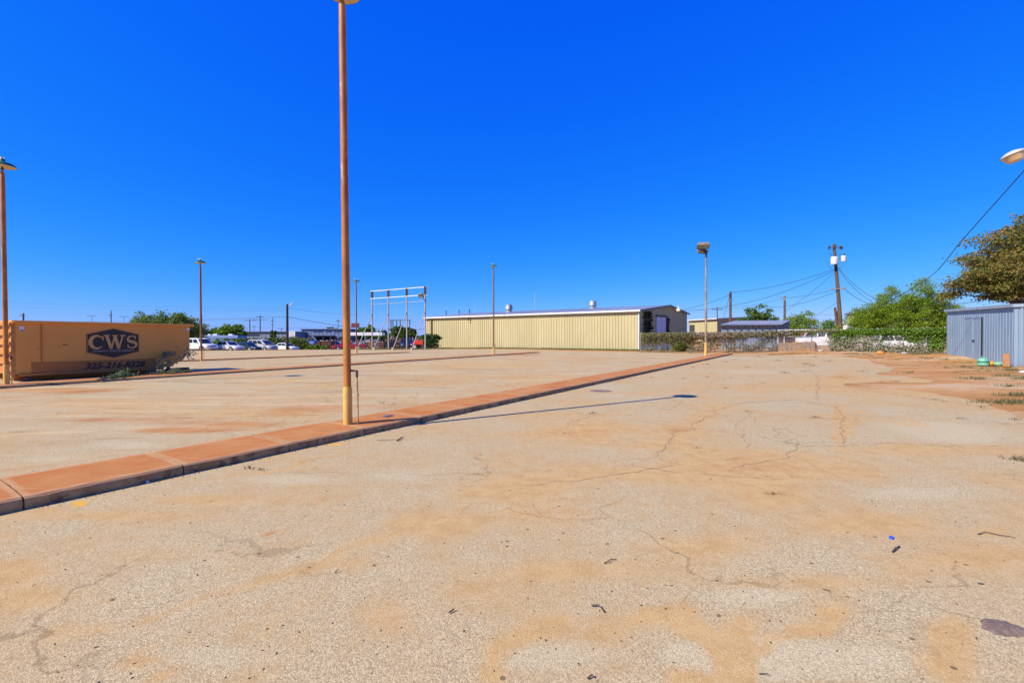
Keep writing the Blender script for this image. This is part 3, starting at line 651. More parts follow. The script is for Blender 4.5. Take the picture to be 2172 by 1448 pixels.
# S
sx_ = cxm+hw*.70; rs = hw*.155
p = arc(sx_, zc+lh*.46, rs, lh*.42, 30, 255, 18)+arc(sx_, zc-lh*.44, rs*1.12, lh*.46, 75, -150, 18); n_ = len(p)
ws = [.035+.075*math.exp(-((i-n_/2)/(n_*.22))**2) for i in range(n_)]; stroke(m, p, ws)
stroke(m, [(p[0][0]+.0, p[0][1]+.06), (p[0][0], p[0][1]-.08)], [.03, .03], -.0145); stroke(m, [(p[-1][0], p[-1][1]+.08), (p[-1][0], p[-1][1]-.06)], [.03, .03], -.0145)
build('emblem_letters', m, oem, em, False, True)
def text_mb(txt, size, org, xd=(1, 0, 0), zd=(0, 0, 1), shear=0, bold=0, align='CENTER', sx=1., off=(0, -.008, 0)):
    cu = bpy.data.curves.new('lettering', 'FONT'); cu.body = txt; cu.size = size; cu.align_x = align; cu.align_y = 'CENTER'; cu.shear = shear; cu.offset = bold; cu.resolution_u = 3
    o = bpy.data.objects.new('lettering', cu); COL.objects.link(o); dg = bpy.context.evaluated_depsgraph_get(); me = o.evaluated_get(dg).to_mesh()
    m = MB(); xd = Vector(xd); zd = Vector(zd); org = Vector(org)+Vector(off)
    m.add([org+xd*v.co.x*sx+zd*v.co.y for v in me.vertices], [tuple(p.vertices) for p in me.polygons]); o.evaluated_get(dg).to_mesh_clear()
    bpy.data.objects.remove(o); bpy.data.curves.remove(cu); return m
build('caption_lettering', text_mb('COUNTY WASTE SERVICE', .105, (cxm, -.008, czm-hh*.52), sx=1.05, off=(0, -.006, 0)), M('pale_caption', (.50, .38, .26), None, 3, .6), em, False, True)
pc = cpx(242, 775); pl = cpx(177, 778); pr = cpx(306.5, 771)
mm = text_mb('325-216-8328', .30, (0, 0, 0), shear=.28, bold=.012, off=(0, 0, 0)); wdt = max(v[0] for v in mm.v)-min(v[0] for v in mm.v); kx = (pr[0]-pl[0])/wdt
mm.v = [(v[0]*kx+(pl[0]+pr[0])/2, -.030, v[2]*1.0+pl[1]*.5+pr[1]*.5+.0) for v in mm.v]; build('phone_number', mm, blk, t, False, True)
for (px0, py0, px1, py1) in ((41, 692, 51, 702), (396, 696, 402, 703)):
    a = cpx(px0, py1); c = cpx(px1, py0); onside([(a[0], a[1]), (c[0], a[1]), (c[0], c[1]), (a[0], c[1])], M('white_sticker', (.75, .74, .76), None, 9, .5), 'sticker')
    stp = (c[1]-a[1])*.22; onside([(a[0]+.01, a[1]+.01), (c[0]-.01, a[1]+.01), (c[0]-.01, a[1]+stp), (a[0]+.01, a[1]+stp)], blk, 'sticker_band', .004, None, -.0125)
m = MB()
for px, py, w_, h_ in ((139, 731, .22, .05), (374, 735, .10, .06), (186, 766, .3, .05)):
    m = MB(); q = cpx(px, py); m.add([(q[0]+w_*.5*math.cos(a*.785)*random.uniform(.6, 1.1), -.006, q[1]+h_*.5*math.sin(a*.785)*random.uniform(.6, 1.1)) for a in range(8)], [tuple(range(8))])
    build('rust_spot', m, M('rust_spot', (.28, .07, .03), (.35, .1, .04), 9, .8), t, False, True)
#%%CARS
# ---------------------------------------------------------------- vehicles
tyre = M('tyre_rubber', (.02, .02, .02), (.035, .03, .028), 6, .85); rim = M('alloy_rim', (.62, .62, .62), (.45, .45, .46), 8, .35, metal=.5)
vglass = M('vehicle_glass', (.012, .016, .022), (.02, .024, .03), 2, .08); chrome = M('dark_grille', (.03, .03, .035), (.07, .07, .08), 9, .4)
hl = M('headlamp_glass', (.75, .75, .72), None, 5, .15); tl_ = M('tail_lamp', (.35, .02, .02), None, 5, .3); ora = M('indicator_lens', (.7, .25, .04), None, 5, .3)
def paintm(name, c): 
    m = M(name, c, tuple(v*.93 for v in c), 2, .28, thr=(.3, .7)); m.node_tree.nodes['Principled BSDF'].inputs['Coat Weight'].default_value = .5; return m
def vehicle(kind, name, label, cat, loc, rz, paint, L=4.6, W=1.8, Ht=1.45, group=None, wheel=.32, rimm=None):
    t = thing(name, label, cat, loc, rz, group); hw_ = W/2
    zb = wheel*.72; belt = Ht*(.62 if kind in ('sedan',) else .60); hood = belt-(.10 if kind == 'sedan' else .06)
    if kind == 'van': hood = belt-.12
    # lower body stations x, zbottom, ztop, halfwidth
    x0, x1 = -L/2, L/2
    if kind == 'pickup': st = [(x0, zb+.25, belt-.1, .90), (x0+.04, zb+.05, belt, .97), (x0+.3, zb, belt+.02, 1), (x1-1.6, zb, belt+.02, 1), (x1-1.25, zb, hood+.02, .99), (x1-.3, zb, hood-.06, .96), (x1-.06, zb+.05, hood-.14, .90), (x1, zb+.15, hood-.3, .85)]
    else: st = [(x0, zb+.2, belt-.18, .84), (x0+.07, zb+.06, belt-.04, .92), (x0+.4, zb, belt, .98), (0, zb, belt+.01, 1), (x1-1.35, zb, belt-.005, 1), (x1-1.0, zb, hood, .985), (x1-.35, zb, hood-.07, .93), (x1-.08, zb+.04, hood-.17, .82), (x1, zb+.12, hood-.30, .72)]
    vs = []; NP = 10
    for x, z0, z1, k in st:
        w_ = hw_*k; half = [(w_*.88, z0), (w_*.985, z0+.10), (w_, z0*.45+z1*.55), (w_*.965, z1-.07), (w_*.86, z1)]
        ring = half+[(-a, b_) for a, b_ in half[::-1]]
        vs += [(x, a, b_) for a, b_ in ring]
    fs = [(i*NP+j, i*NP+(j+1) % NP, (i+1)*NP+(j+1) % NP, (i+1)*NP+j) for i in range(len(st)-1) for j in range(NP)]+[tuple(range(NP)), tuple((len(st)-1)*NP+j for j in range(NP-1, -1, -1))]
    m = MB(); m.add(vs, fs)
    # cabin frustum: base xs, roof xs
    cab = dict(sedan=(x0+.50, x1-1.15, x0+1.25, x1-2.05), suv=(x0+.06, x1-1.15, x0+.32, x1-1.95), van=(x0+.08, x1-.85, x0+.40, x1-2.0), pickup=(x1-3.55, x1-1.30, x1-3.30, x1-2.05))[kind]
    b0, b1, r0, r1 = cab; bw, rw = hw_*.91, hw_*.72; zr = Ht; zb_ = belt-.03
    c = [(b0, -bw, zb_), (b1, -bw, zb_), (b1, bw, zb_), (b0, bw, zb_), (r0, -rw, zr-.05), (r1, -rw, zr-.05), (r1, rw, zr-.05), (r0, rw, zr-.05), (r0+.14, -rw+.1, zr), (r1-.16, -rw+.1, zr), (r1-.16, rw-.1, zr), (r0+.14, rw-.1, zr)]
    m.add(c, [(0, 1, 5, 4), (1, 2, 6, 5), (2, 3, 7, 6), (3, 0, 4, 7), (4, 5, 9, 8), (5, 6, 10, 9), (6, 7, 11, 10), (7, 4, 8, 11), (8, 9, 10, 11)])
    if kind in ('suv', 'van'):
        for sy in (-1, 1): m.beam((r0+.3, sy*rw*.85, zr+.05), (r1-.2, sy*rw*.85, zr+.05), .035)
    build('body', m, paint, t, True, True)
    def panel(q, u0, u1, v0, v1, off, nm, mat=vglass):
        a, b_, c_, d_ = [Vector(p) for p in q]; n_ = (b_-a).cross(d_-a).normalized()
        pt = lambda u, v: (a.lerp(b_, u)).lerp(d_.lerp(c_, u), v)+n_*off
        mm_ = MB(); mm_.add([pt(u0, v0), pt(u1, v0), pt(u1, v1), pt(u0, v1)], [(0, 1, 2, 3)]); build(nm, mm_, mat, t, False, True)
    A = [Vector(p) for p in c]
    for q in ((A[0], A[1], A[5], A[4]), (A[2], A[3], A[7], A[6])):
        fl = q[0].x > q[1].x
        spl = dict(sedan=[(.10, .50), (.53, .93)], suv=[(.05, .30), (.34, .62), (.66, .92)], van=[(.05, .32), (.35, .62), (.65, .90)], pickup=[(.08, .46), (.52, .92)])[kind]
        for u0, u1 in spl:
            if fl: u0, u1 = 1-u1, 1-u0
            panel(q, u0, u1, .14, .90, .008, 'window')
    panel((A[1], A[2], A[6], A[5]), .05, .95, .08, .93, .008, 'windscreen'); panel((A[3], A[0], A[4], A[7]), .07, .93, .2, .9, .008, 'rear_window')
    # wheels
    for wx in (x0+L*.19, x1-L*.18):
        for sy in (-1, 1):
            yy = sy*(hw_-.10)
            arc_ = MB(); arc_.tube([(wx, sy*(hw_-.3), wheel), (wx, sy*(hw_+.004), wheel)], wheel*1.18, 18); build('wheel_arch', arc_, chrome, t, False, True)
            wm = MB(); wm.tube([(wx, yy-.10, wheel), (wx, yy+.10, wheel)], wheel, 18); wo_ = build('wheel', wm, tyre, t, True, True); wo_.data.vertices  # tyre
            rm_ = MB(); rm_.tube([(wx, yy+sy*.06, wheel), (wx, yy+sy*.112, wheel)], [wheel*.62, wheel*.6], 14); build('rim', rm_, rimm or rim, wo_, True, True)
    for sy in (-1, 1):
        m = MB(); m.box((x1-.10, sy*hw_*.66, hood-.26), (.16, hw_*.30, .15), -sy*.35, .02); build('headlight', m, hl, t, False, True)
        m = MB(); m.box((x0+.05, sy*hw_*.78, belt-.2), (.06, hw_*.22, .18)); build('taillight', m, tl_, t, False, True)
        m = MB(); m.box((b1-.42, sy*(hw_+.06), belt+.05), (.10, .18, .12), 0, .02); build('mirror', m, paint, t, False, True)
    m = MB(); m.box((x1-.025, 0, hood-.30), (.07, hw_*.85, .16), 0, .015); build('grille', m, chrome, t, False, True)
    m = MB(); m.box((x1+.0, 0, zb+.16), (.10, hw_*1.45, .16), 0, .03); build('bumper', m, paint if kind != 'pickup' else rim, t, False, True)
    if kind == 'pickup':
        m = MB(); m.box(((x0+b0)/2, 0, belt+.026), (b0-x0-.25, W*.8, .01)); build('bed', m, tyre, t, False, True)
    return t
white = paintm('white_car_paint', (.78, .78, .76)); silver = paintm('silver_car_paint', (.50, .50, .49)); dgreen = paintm('dark_green_car_paint', (.02, .05, .05)); redp = paintm('red_car_paint', (.38, .012, .015)); bluep = paintm('navy_car_paint', (.012, .02, .05))
blackp = paintm('black_car_paint', (.015, .015, .018)); redo = paintm('bright_red_paint', (.55, .03, .01))
def row(px, D): return B(px, D)
GP = 'vehicles parked along the far edge of the lot'; fr = R(-20)
vehicle('suv', 'parked_car', 'white suv partly hidden behind the orange container and a rusty pole', 'car', row(424, 62), fr, white, 4.9, 1.95, 1.72, GP, .37)
vehicle('sedan', 'parked_car', 'white sedan parked next to the white suv', 'car', row(485, 66), fr, white, 4.6, 1.78, 1.42, GP)
vehicle('sedan', 'parked_car', 'dark green sedan mostly hidden between the white sedan and the silver minivan', 'car', row(524, 70), fr, dgreen, 4.7, 1.75, 1.38, GP)
vehicle('van', 'parked_car', 'silver minivan with roof rack, tallest of the parked row', 'car', row(556, 73), fr, silver, 5.1, 1.95, 1.80, GP, .35)
vehicle('sedan', 'parked_car', 'silver white sedan at the right end of the parked row beside the dark lamp pole', 'car', row(607, 80), fr, white, 4.6, 1.78, 1.45, GP)
vehicle('pickup', 'pickup_truck', 'dark red pickup truck seen behind the tall rusty pole', 'pickup truck', row(741, 84), R(180+14), redp, 5.8, 1.95, 1.85, None, .40)
vehicle('suv', 'parked_car', 'black and silver suv behind the red pickup', 'car', row(708, 96), R(-15), blackp, 4.9, 1.9, 1.75, None, .37)
vehicle('suv', 'off_road_car', 'navy off road car facing the camera between two posts of the white frame', 'car', row(864, 74), R(-80), bluep, 4.3, 2.0, 1.85, None, .44)
# red tractor body beside the bush
b = row(895, 70); t = thing('red_tractor', 'bright red small tractor half hidden by the bush at the end of the yellow building', 'tractor', b, R(170))
m = MB(); m.box((.2, 0, 1.0), (1.7, .8, .75), 0, .12); m.box((-1.0, 0, .85), (.9, 1.2, .6), 0, .1); m.box((1.15, 0, .8), (.5, .7, .5), 0, .08); build('body', m, redo, t, False, True)
m = MB(); m.tube([(-.9, -.5, 1.1), (-.9, -.5, 1.9), (-.9, .5, 1.9), (-.9, .5, 1.1)], .035, 6); build('roll_bar', m, darkm, t, False, True)
for wx, r_ in ((.9, .36), (-.95, .55)):
    for sy in (-1, 1):
        m = MB(); m.tube([(wx, sy*.62-.13, r_), (wx, sy*.62+.13, r_)], r_, 18); wo_ = build('wheel', m, tyre, t, True, True)
        m = MB(); m.tube([(wx, sy*.62+sy*.10, r_), (wx, sy*.62+sy*.145, r_)], r_*.6, 14); build('rim', m, rim, wo_, True, True)
# wrecked vehicles behind the fence
vehicle('pickup', 'wrecked_pickup', 'stripped white double cab pickup behind the low wall and brush', 'pickup truck', B(1752, 51.0), R(-8), white, 6.0, 1.95, 2.0, None, .38)
vehicle('sedan', 'wrecked_car', 'abandoned white car mostly buried in brush behind the right part of the fence', 'car', B(1895, 44), R(-12), white, 5.2, 1.85, 1.42)
b = B(1700, 52.5); t = thing('utility_rack', 'white welded rack holding red scrap behind the low wall', 'rack', b, R(-8))
m = MB(); 
for x in (-2.2, 0, 1.3): m.beam((x, -.8, 0), (x, -.8, 2.15), .07); m.beam((x, .8, 0), (x, .8, 2.15), .07)
m.beam((-2.2, -.8, 2.12), (4.6, -.8, 2.12), .08); m.beam((-2.2, .8, 2.12), (4.6, .8, 2.12), .08); m.beam((-2.2, -.8, 1.35), (1.3, -.8, 1.35), .06); m.beam((-.2, -.82, 1.3), (.5, -.82, 2.1), .07); build('frame', m, white, t, False, True)
m = MB()
for k in range(16): m.box((random.uniform(-2, 1), random.uniform(-.5, .6), random.uniform(1.35, 1.9)), (random.uniform(.2, .7), .4, random.uniform(.15, .4)), random.uniform(0, 3))
build('load', m, M('red_scrap', (.30, .04, .02), (.12, .05, .03), 3, .7), t, False, True)
m = MB(); m.box((-.3, 0, .95), (3.6, 1.5, .7), 0, .05); build('tank', m, darkm, t, False, True)
#%%FRAME
# ---------------------------------------------------------------- white sign frame
wpaint = M('chalky_white_paint', (.38, .36, .33), (.27, .25, .22), 2., .7, c3=(.22, .13, .08), thr3=(.62, .7), stretch=(3, 3, .6))
fb_ = [B(789.5, 58.5), B(824, 57.3), B(863, 56.0), B(902, 54.7)]; tops = [617, 614, 611, 607.5]
t = thing('billboard_frame', 'empty white billboard frame of four braced posts and three rails', 'sign frame', fb_[0])
tp = []
for b, ty in zip(fb_, tops):
    zt = ZY(ty, b.y); tp.append((b.x, b.y, zt))
    m = MB(); m.tube([(b.x, b.y, b.z-.2), (b.x, b.y, zt-.85)], .085, 12); pst = build('post', m, wpaint, t, True)
    m = MB(); m.beam((b.x, b.y, zt-.95), (b.x, b.y, zt), .25); build('post_top', m, darkm, pst)
    fx = b+Vector((-1.05, -2.6, 0)); fx.z = terrain(fx.x, fx.y)
    m = MB(); m.tube([(fx.x, fx.y, fx.z+.1), (b.x, b.y, zt*.62)], .05, 8); br = build('brace', m, wpaint, t, True)
    m = MB(); m.box((fx.x, fx.y-.05, fx.z+.15), (.22, .3, .42)); build('footing', m, M('pale_yellow_concrete', (.55, .45, .25), (.45, .38, .25), 3, .9), br)
for dz, nm in ((-.05, 'top'), (-1.0, 'mid'), (-1.75, 'low')):
    m = MB(); a, c = Vector(tp[0])+Vector((-.15, -.12, dz)), Vector(tp[3])+Vector((.25, -.12, dz)); m.beam(a, c, .05, .075 if nm != 'low' else .05); build('rail', m, M('white_rail', (.75, .75, .72), (.6, .6, .58), 3, .6) if nm != 'low' else wpaint, t)
m = MB(); q = Vector(tp[3]); m.tube([q+Vector((.1, -.12, 0)), q+Vector((.42, -.12, -.02)), q+Vector((.42, -.12, -.75)), q+Vector((.32, -.12, -1.0))], .02, 6); build('cable', m, wpaint, t)
q = Vector(tp[3])+Vector((0, -.2, -1.65)); hq = P(892, 628, 54.0)
t2 = thing('floodlight', 'dark square floodlight on an arm fixed to the right post of the white billboard frame', 'floodlight', q)
m = MB(); m.tube([q, hq+Vector((.1, .1, 0))], .035, 8); build('arm', m, darkm, t2)
flood_head(t2, hq-q, (.62, .3, .5), R(-35), R(35))
#%%BUILDING
# ---------------------------------------------------------------- long yellow metal building
BL = Vector((-13.6, 72.0, 0)); BR = Vector((14.6, 52.4, 0)); BK = Vector((24.8, 64.5, 0)); ZE = 4.67; ZK = 4.9; ZR = 5.73; ZB = -.6
yel_ = M('yellow_sheet_metal', (.47, .415, .225), (.44, .38, .195), .7, .5, thr=(.35, .65), c3=(.51, .46, .26), thr3=(.6, .75), s3=1.5, stretch=(1, 1, .4), grime=((.46, .27, .10), -.3, .9))
trimw = M('white_trim', (.72, .72, .70), (.58, .57, .55), 2, .5); roofm = M('grey_blue_roof', (.20, .23, .30), (.26, .29, .36), .8, .45, thr=(.3, .7))
def corrugated(m, a, b, z0, z1f, pitch=.30, depth=.035, nrm=None, ribw=.09):
    """ribbed wall from a to b (2D), top height function z1f(s in 0..1)"""
    a = Vector(a).to_3d() if len(a) == 2 else Vector(a); b = Vector(b); d = (b-a); d.z = 0; L = d.length; d.normalize(); n = Vector(nrm) if nrm is not None else Vector((d.y, -d.x, 0))
    s = 0; pts = []
    while s < L:
        for q, o in ((0, 0), (pitch-ribw, 0), (pitch-ribw*.75, depth), (pitch-ribw*.25, depth)):
            if s+q < L: pts.append((s+q, o))
        s += pitch
    pts.append((L, 0)); vs = []
    for q, o in pts:
        p = a+d*q+n*o; vs += [(p.x, p.y, z0), (p.x, p.y, z1f(q/L))]
    m.add(vs, [(2*i, 2*i+2, 2*i+3, 2*i+1) for i in range(len(pts)-1)])
back = BK-BR; BL2 = BL+back
t = thing('long_metal_building', 'long low yellow ribbed metal building with grey roof and white eave trim', 'building', (BR.x, BR.y, 0))
fdir = (BL-BR).normalized(); fn_ = Vector((-.571, -.822, 0)); fn_ = Vector((fdir.y, -fdir.x, 0)); fn_ = fn_ if fn_.y < 0 else -fn_
m = MB(); corrugated(m, BL, BR, ZB, lambda s: ZE-.12, .38, .04, fn_); build('front_wall', m, yel_, t)
ed = back.normalized(); en = Vector((ed.y, -ed.x, 0)); en = en if en.x > 0 else -en; WL = back.length; sr = .56
zg = lambda s: (ZE-.05+(ZR-ZE)*s/sr) if s < sr else (ZR-.05+(ZK-ZR)*(s-sr)/(1-sr))
m = MB(); corrugated(m, BR, BK, ZB, zg, .30, .03, en); build('end_wall', m, yel_, t)
m = MB(); corrugated(m, BL, BL2, ZB, zg, .30, .03, -en); m.add([(BL2.x, BL2.y, ZB), (BK.x, BK.y, ZB), (BK.x, BK.y, ZK), (BL2.x, BL2.y, ZK)], [(0, 1, 2, 3)]); build('back_wall', m, yel_, t)
ov = .35; o1 = fn_*ov; rdg = back*sr
m = MB(); A1, A2 = BL+o1-ed*0+fdir*.4, BR+o1-fdir*.3; R1, R2 = BL+rdg+fdir*.4, BR+rdg-fdir*.3; K1, K2 = BL2-o1+fdir*.4, BK-o1-fdir*.3
def zz(v, z): return (v.x, v.y, z)
nseg = 70
for (Pa, Pb, za), (Qa, Qb, zb2) in (((A1, A2, ZE), (R1, R2, ZR)), ((R1, R2, ZR), (K1, K2, ZK))):
    for i in range(nseg):
        u0, u1 = i/nseg, (i+1)/nseg; um = u1-.12/nseg*1.5
        for ua, ub, dz in ((u0, um, 0), (um, u1, .05)):
            m.add([zz(Pa.lerp(Pb, ua), za+dz), zz(Pa.lerp(Pb, ub), za+dz), zz(Qa.lerp(Qb, ub), zb2+dz), zz(Qa.lerp(Qb, ua), zb2+dz)], [(0, 1, 2, 3)])
rf_ = build('roof', m, roofm, t)
m = MB(); m.beam(zz(A1, ZE-.07), zz(A2, ZE-.07), .16, .20); build('gutter', m, trimw, t)
m = MB(); m.beam(zz(A2, ZE-.08), zz(R2, ZR-.08), .06, .22); m.beam(zz(R2, ZR-.08), zz(K2, ZK-.08), .06, .22); build('gable_trim', m, M('dark_trim', (.14, .15, .17), None, 3, .5), t)
m = MB(); m.box((BR.x, BR.y, (ZB+ZE-.2)/2), (.16, .16, ZE-.2-ZB), math.atan2(fdir.y, fdir.x)); build('corner_trim', m, M('pale_corner_trim', (.60, .62, .60), None, 3, .6), t)
q = BL-fdir*1.3+fn_*.12; m = MB(); m.box((q.x, q.y, 1.9), (.22, .14, 5.2), math.atan2(fdir.y, fdir.x)); build('downspout', m, M('brown_downspout', (.10, .07, .03), None, 3, .6), t)
# sliding door on the end wall
def endp(px):  # position along the end wall seen at pixel column
    u = (px-CX)/F; s = (u*BR.y-BR.x)/(ed.x-u*ed.y); return s
s0, s1 = endp(1391), endp(1411); dz1 = ZY(671.5, (BR+ed*s0).y)
m = MB(); c = BR+ed*(s0+s1)/2+en*.07; m.box((c.x, c.y, (dz1+ZB)/2), (s1-s0, .06, dz1-ZB), math.atan2(ed.y, ed.x)); dr = build('door', m, M('pale_blue_door', (.56, .60, .72), (.48, .52, .64), 1, .5, stretch=(1, 1, .2)), t)
m = MB()
for k in range(9): zk = dz1-.12-k*.42; m.beam(zz(BR+ed*s0+en*.105, zk), zz(BR+ed*s1+en*.105, zk), .02, .03)
build('door_slats', m, trimw, dr)
m = MB(); a, c = BR+ed*(s0-.15)+en*.1, BR+ed*(s1+.35)+en*.1; m.beam(zz(a, dz1+.1), zz(c, dz1+.1), .12, .2); m.beam(zz(BR+ed*(s1+.22)+en*.08, ZB), zz(BR+ed*(s1+.22)+en*.08, dz1), .35, .1); build('door_frame', m, M('dark_brown_frame', (.08, .055, .04), None, 3, .6), t)
m = MB(); c = BR+ed*endp(1427)+en*.15; zc_ = zg(endp(1427)/WL)-.15; m.tube([zz(c, zc_-.1), zz(c+en*.5, zc_-.05)], .04, 6); m.lathe([(.30, -.35), (.26, -.1), (.10, .05), (.06, .3), (.01, .34)], zz(c+en*.6, zc_), 14); build('wall_lamp', m, cream, t, True)
m = MB(); c = BL.lerp(BR, .262)+fn_*.2; m.box(zz(c, ZE-.35), (.12, .3, .12)); m.tube([zz(c, ZE-.4), zz(c+fn_*.25, ZE-.65)], .07, 8); build('security_camera', m, darkm, t)
def on_ridge(px):
    u = (px-CX)/F; a = R2; d = (R1-R2).normalized(); s = (u*a.y-a.x)/(d.x-u*d.y); return a+d*s
for px, lab in ((1084, 0), (1261, 1)):
    p = on_ridge(px)+fn_*.6; k = p.y/70
    m = MB(); m.lathe([(.62*k, -.3), (.62*k, 0), (.42*k, .05), (.42*k, .28), (.60*k, .34), (.50*k, .95), (.40*k, 1.02), (.003, 1.06)], zz(p, ZR-.02), 20); build('roof_vent', m, galv, t, True, label='bright round metal exhaust vent on the roof ridge')
m = MB()
for px in (963, 990, 1012, 1098): p = on_ridge(px)+fn_*2; m.tube([zz(p, ZR-.4), zz(p, ZR+(.35 if px < 1090 else .9))], .07, 8); m.lathe([(.13, 0), (.1, .12), (.01, .15)], zz(p, ZR+(.3 if px < 1090 else .85)), 8)
build('vent_pipes', m, darkm, t)
for px, top in ((984, 640), (1113, 619)):
    p = on_ridge(px)+fn_*-3
    m = MB(); m.tube([zz(p, ZR-.6), (p.x, p.y, ZY(top, p.y))], .03, 5); build('antenna', m, M('pale_mast', (.45, .5, .6), None, 3, .5), t)
# second yellow building and grey-blue shed
def shed(name, label, A, Bp, depthv, z0, zf, zbk, wall, roof, trim=None, pitch=.3, cat='building'):
    A = Vector(A); Bp = Vector(Bp); dv = Vector(depthv); t = thing(name, label, cat, (Bp.x, Bp.y, 0))
    d = (Bp-A).normalized(); n = Vector((d.y, -d.x, 0)); n = n if n.y < 0 else -n
    m = MB(); corrugated(m, A, Bp, z0, lambda s: zf, pitch, .03, n); build('front_wall', m, wall, t)
    m = MB(); corrugated(m, Bp, Bp+dv, z0, lambda s: zf+(zbk-zf)*s, pitch, .03, d); corrugated(m, A, A+dv, z0, lambda s: zf+(zbk-zf)*s, pitch, .03, -d); build('side_wall', m, wall, t)
    m = MB(); m.add([zz(A+dv, z0), zz(Bp+dv, z0), zz(Bp+dv, zbk), zz(A+dv, zbk)], [(0, 1, 2, 3)]); build('back_wall', m, wall, t)
    m = MB(); o = n*.35; e = d*.3; a, b_, c_, d_ = A+o-e, Bp+o+e, Bp+dv-o+e, A+dv-o-e
    for i in range(24):
        u0, u1 = i/24, (i+1)/24; um = u1-.006
        for ua, ub, dz in ((u0, um, .02), (um, u1, .05)):
            m.add([zz(a.lerp(b_, ua), zf+dz), zz(a.lerp(b_, ub), zf+dz), zz(d_.lerp(c_, ub), zbk+dz), zz(d_.lerp(c_, ua), zbk+dz)], [(0, 1, 2, 3)])
    build('roof', m, roof, t)
    m = MB(); m.beam(zz(a, zf-.03), zz(b_, zf-.03), .1, .14); m.beam(zz(b_, zf-.03), zz(c_, zbk-.03), .08, .14); build('eave_trim', m, trim or roof, t)
    return t, d, n
D1 = 72; t, d, n = shed('yellow_annex', 'small yellow metal building with white eave behind the floodlight pole', B(1461, 76), B(1521, 69), (9.0, 8.5, 0), -.8, ZY(676, 70), ZY(671, 76), yel_, roofm, trimw)
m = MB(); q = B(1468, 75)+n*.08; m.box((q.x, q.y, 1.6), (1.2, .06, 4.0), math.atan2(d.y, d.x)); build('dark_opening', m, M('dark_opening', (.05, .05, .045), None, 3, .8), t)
gbl = M('grey_blue_sheet', (.21, .27, .34), (.17, .22, .29), 1., .5, c3=(.30, .34, .38), thr3=(.6, .7))
t, d, n = shed('grey_shed', 'grey blue open fronted shed with ribbed roof seen over the fence', B(1530, 56), B(1650, 54.5), (5.0, 6.0, 0), -.2, ZY(689, 55), ZY(679, 60), gbl, M('pale_grey_roof', (.34, .37, .42), (.26, .29, .34), .8, .5), M('dark_eave', (.06, .07, .09), None, 3, .6))
m = MB()
for k in range(8):
    p = B(1530, 56).lerp(B(1650, 54.5), (k+.5)/8)+n*.2; m.box((p.x, p.y, ZY(692, 55)), (.12, .35, .3), math.atan2(d.y, d.x))
build('roof_brackets', m, darkm, t)
# far building behind the mesquite
t, d, n = shed('pale_building', 'pale yellow building corner peeking out left of the big green tree', B(1798, 70), B(1870, 66), (6, 8, 0), -.3, ZY(664, 68), ZY(660, 74), M('pale_yellow_sheet', (.66, .58, .36), (.6, .5, .3), 1, .6), roofm, M('dark_eave', (.06, .07, .09)))
b = B(1798, 66); t = thing('white_shed', 'small white boxy shed between the utility pole and the pale building', 'shed', b, R(5))
m = MB(); m.box((0, 0, 1.6), (1.9, 2, 3.2)); build('wall', m, white, t, False, True); m = MB(); m.box((0, 0, 3.24), (2.1, 2.2, .09)); build('roof', m, trimw, t, False, True); m = MB()
for x, z in ((-.5, 2.1), (.35, 2.1), (-.1, 2.75)): m.box((x, -1.02, z), (.28, .04, .3))
build('window', m, vglass, t, False, True)
# ---------------------------------------------------------------- blue-grey shed on the right
SA = B(2008, 33.6); SB = Vector((25.9, 23.4, 0)); sd = (SB-SA); sd.z = 0; SL = sd.length; sd.normalize(); sn = Vector((sd.y, -sd.x, 0)); sn = sn if sn.x < 0 else -sn
SDV = -sn*6.0; zt0 = ZY(657, 33.6); zt1 = ZY(645, 23.4)
t = thing('blue_shed', 'blue grey painted metal shed at the right edge with double doors', 'shed', (SB.x, SB.y, 0))
bls = M('blue_grey_paint', (.25, .345, .44), (.21, .30, .39), .9, .45, thr=(.35, .65), c3=(.31, .40, .48), thr3=(.58, .7), stretch=(1, 1, .35), grime=((.24, .17, .11), 0, .7))
m = MB(); corrugated(m, SA, SB, -.2, lambda s: zt0+(zt1-zt0)*s-.1, .40, .014, sn, .04); build('front_wall', m, bls, t)
m = MB(); corrugated(m, SB, SB+SDV, -.2, lambda s: zt1-.1, .28, .07, sd, .14); build('end_wall', m, bls, t)
m = MB(); m.add([zz(SA, -.2), zz(SA+SDV, -.2), zz(SA+SDV, zt0-.1), zz(SA, zt0-.1)], [(0, 1, 2, 3)]); m.add([zz(SA+SDV, -.2), zz(SB+SDV, -.2), zz(SB+SDV, zt1-.1), zz(SA+SDV, zt0-.1)], [(0, 1, 2, 3)]); build('back_wall', m, bls, t)
m = MB(); a, b_, c_, d_ = SA+sn*.12-sd*.1, SB+sn*.12+sd*.1, SB+SDV+sd*.1, SA+SDV-sd*.1; m.add([zz(a, zt0), zz(b_, zt1), zz(c_, zt1), zz(d_, zt0), zz(a, zt0-.02), zz(b_, zt1-.02), zz(c_, zt1-.02), zz(d_, zt0-.02)], [(0, 1, 2, 3), (7, 6, 5, 4), (0, 4, 5, 1), (1, 5, 6, 2), (2, 6, 7, 3), (3, 7, 4, 0)]); build('roof', m, roofm, t)
m = MB(); m.beam(zz(a, zt0-.07), zz(b_, zt1-.07), .05, .16); m.beam(zz(b_, zt1-.07), zz(c_, zt1-.07), .05, .16); build('roof_trim', m, M('pale_blue_trim', (.30, .37, .44), None, 3, .5), t)
m = MB(); m.box((SB.x, SB.y, zt1/2-.15), (.14, .14, zt1-.2), math.atan2(sd.y, sd.x)); build('corner_trim', m, bls, t)
def onshed(px):
    u = (px-CX)/F; s = (u*SA.y-SA.x)/(sd.x-u*sd.y); return s
e0, e1, e2 = onshed(2049.5), onshed(2068), onshed(2085)
dtop = lambda s: (SA+sd*s).y
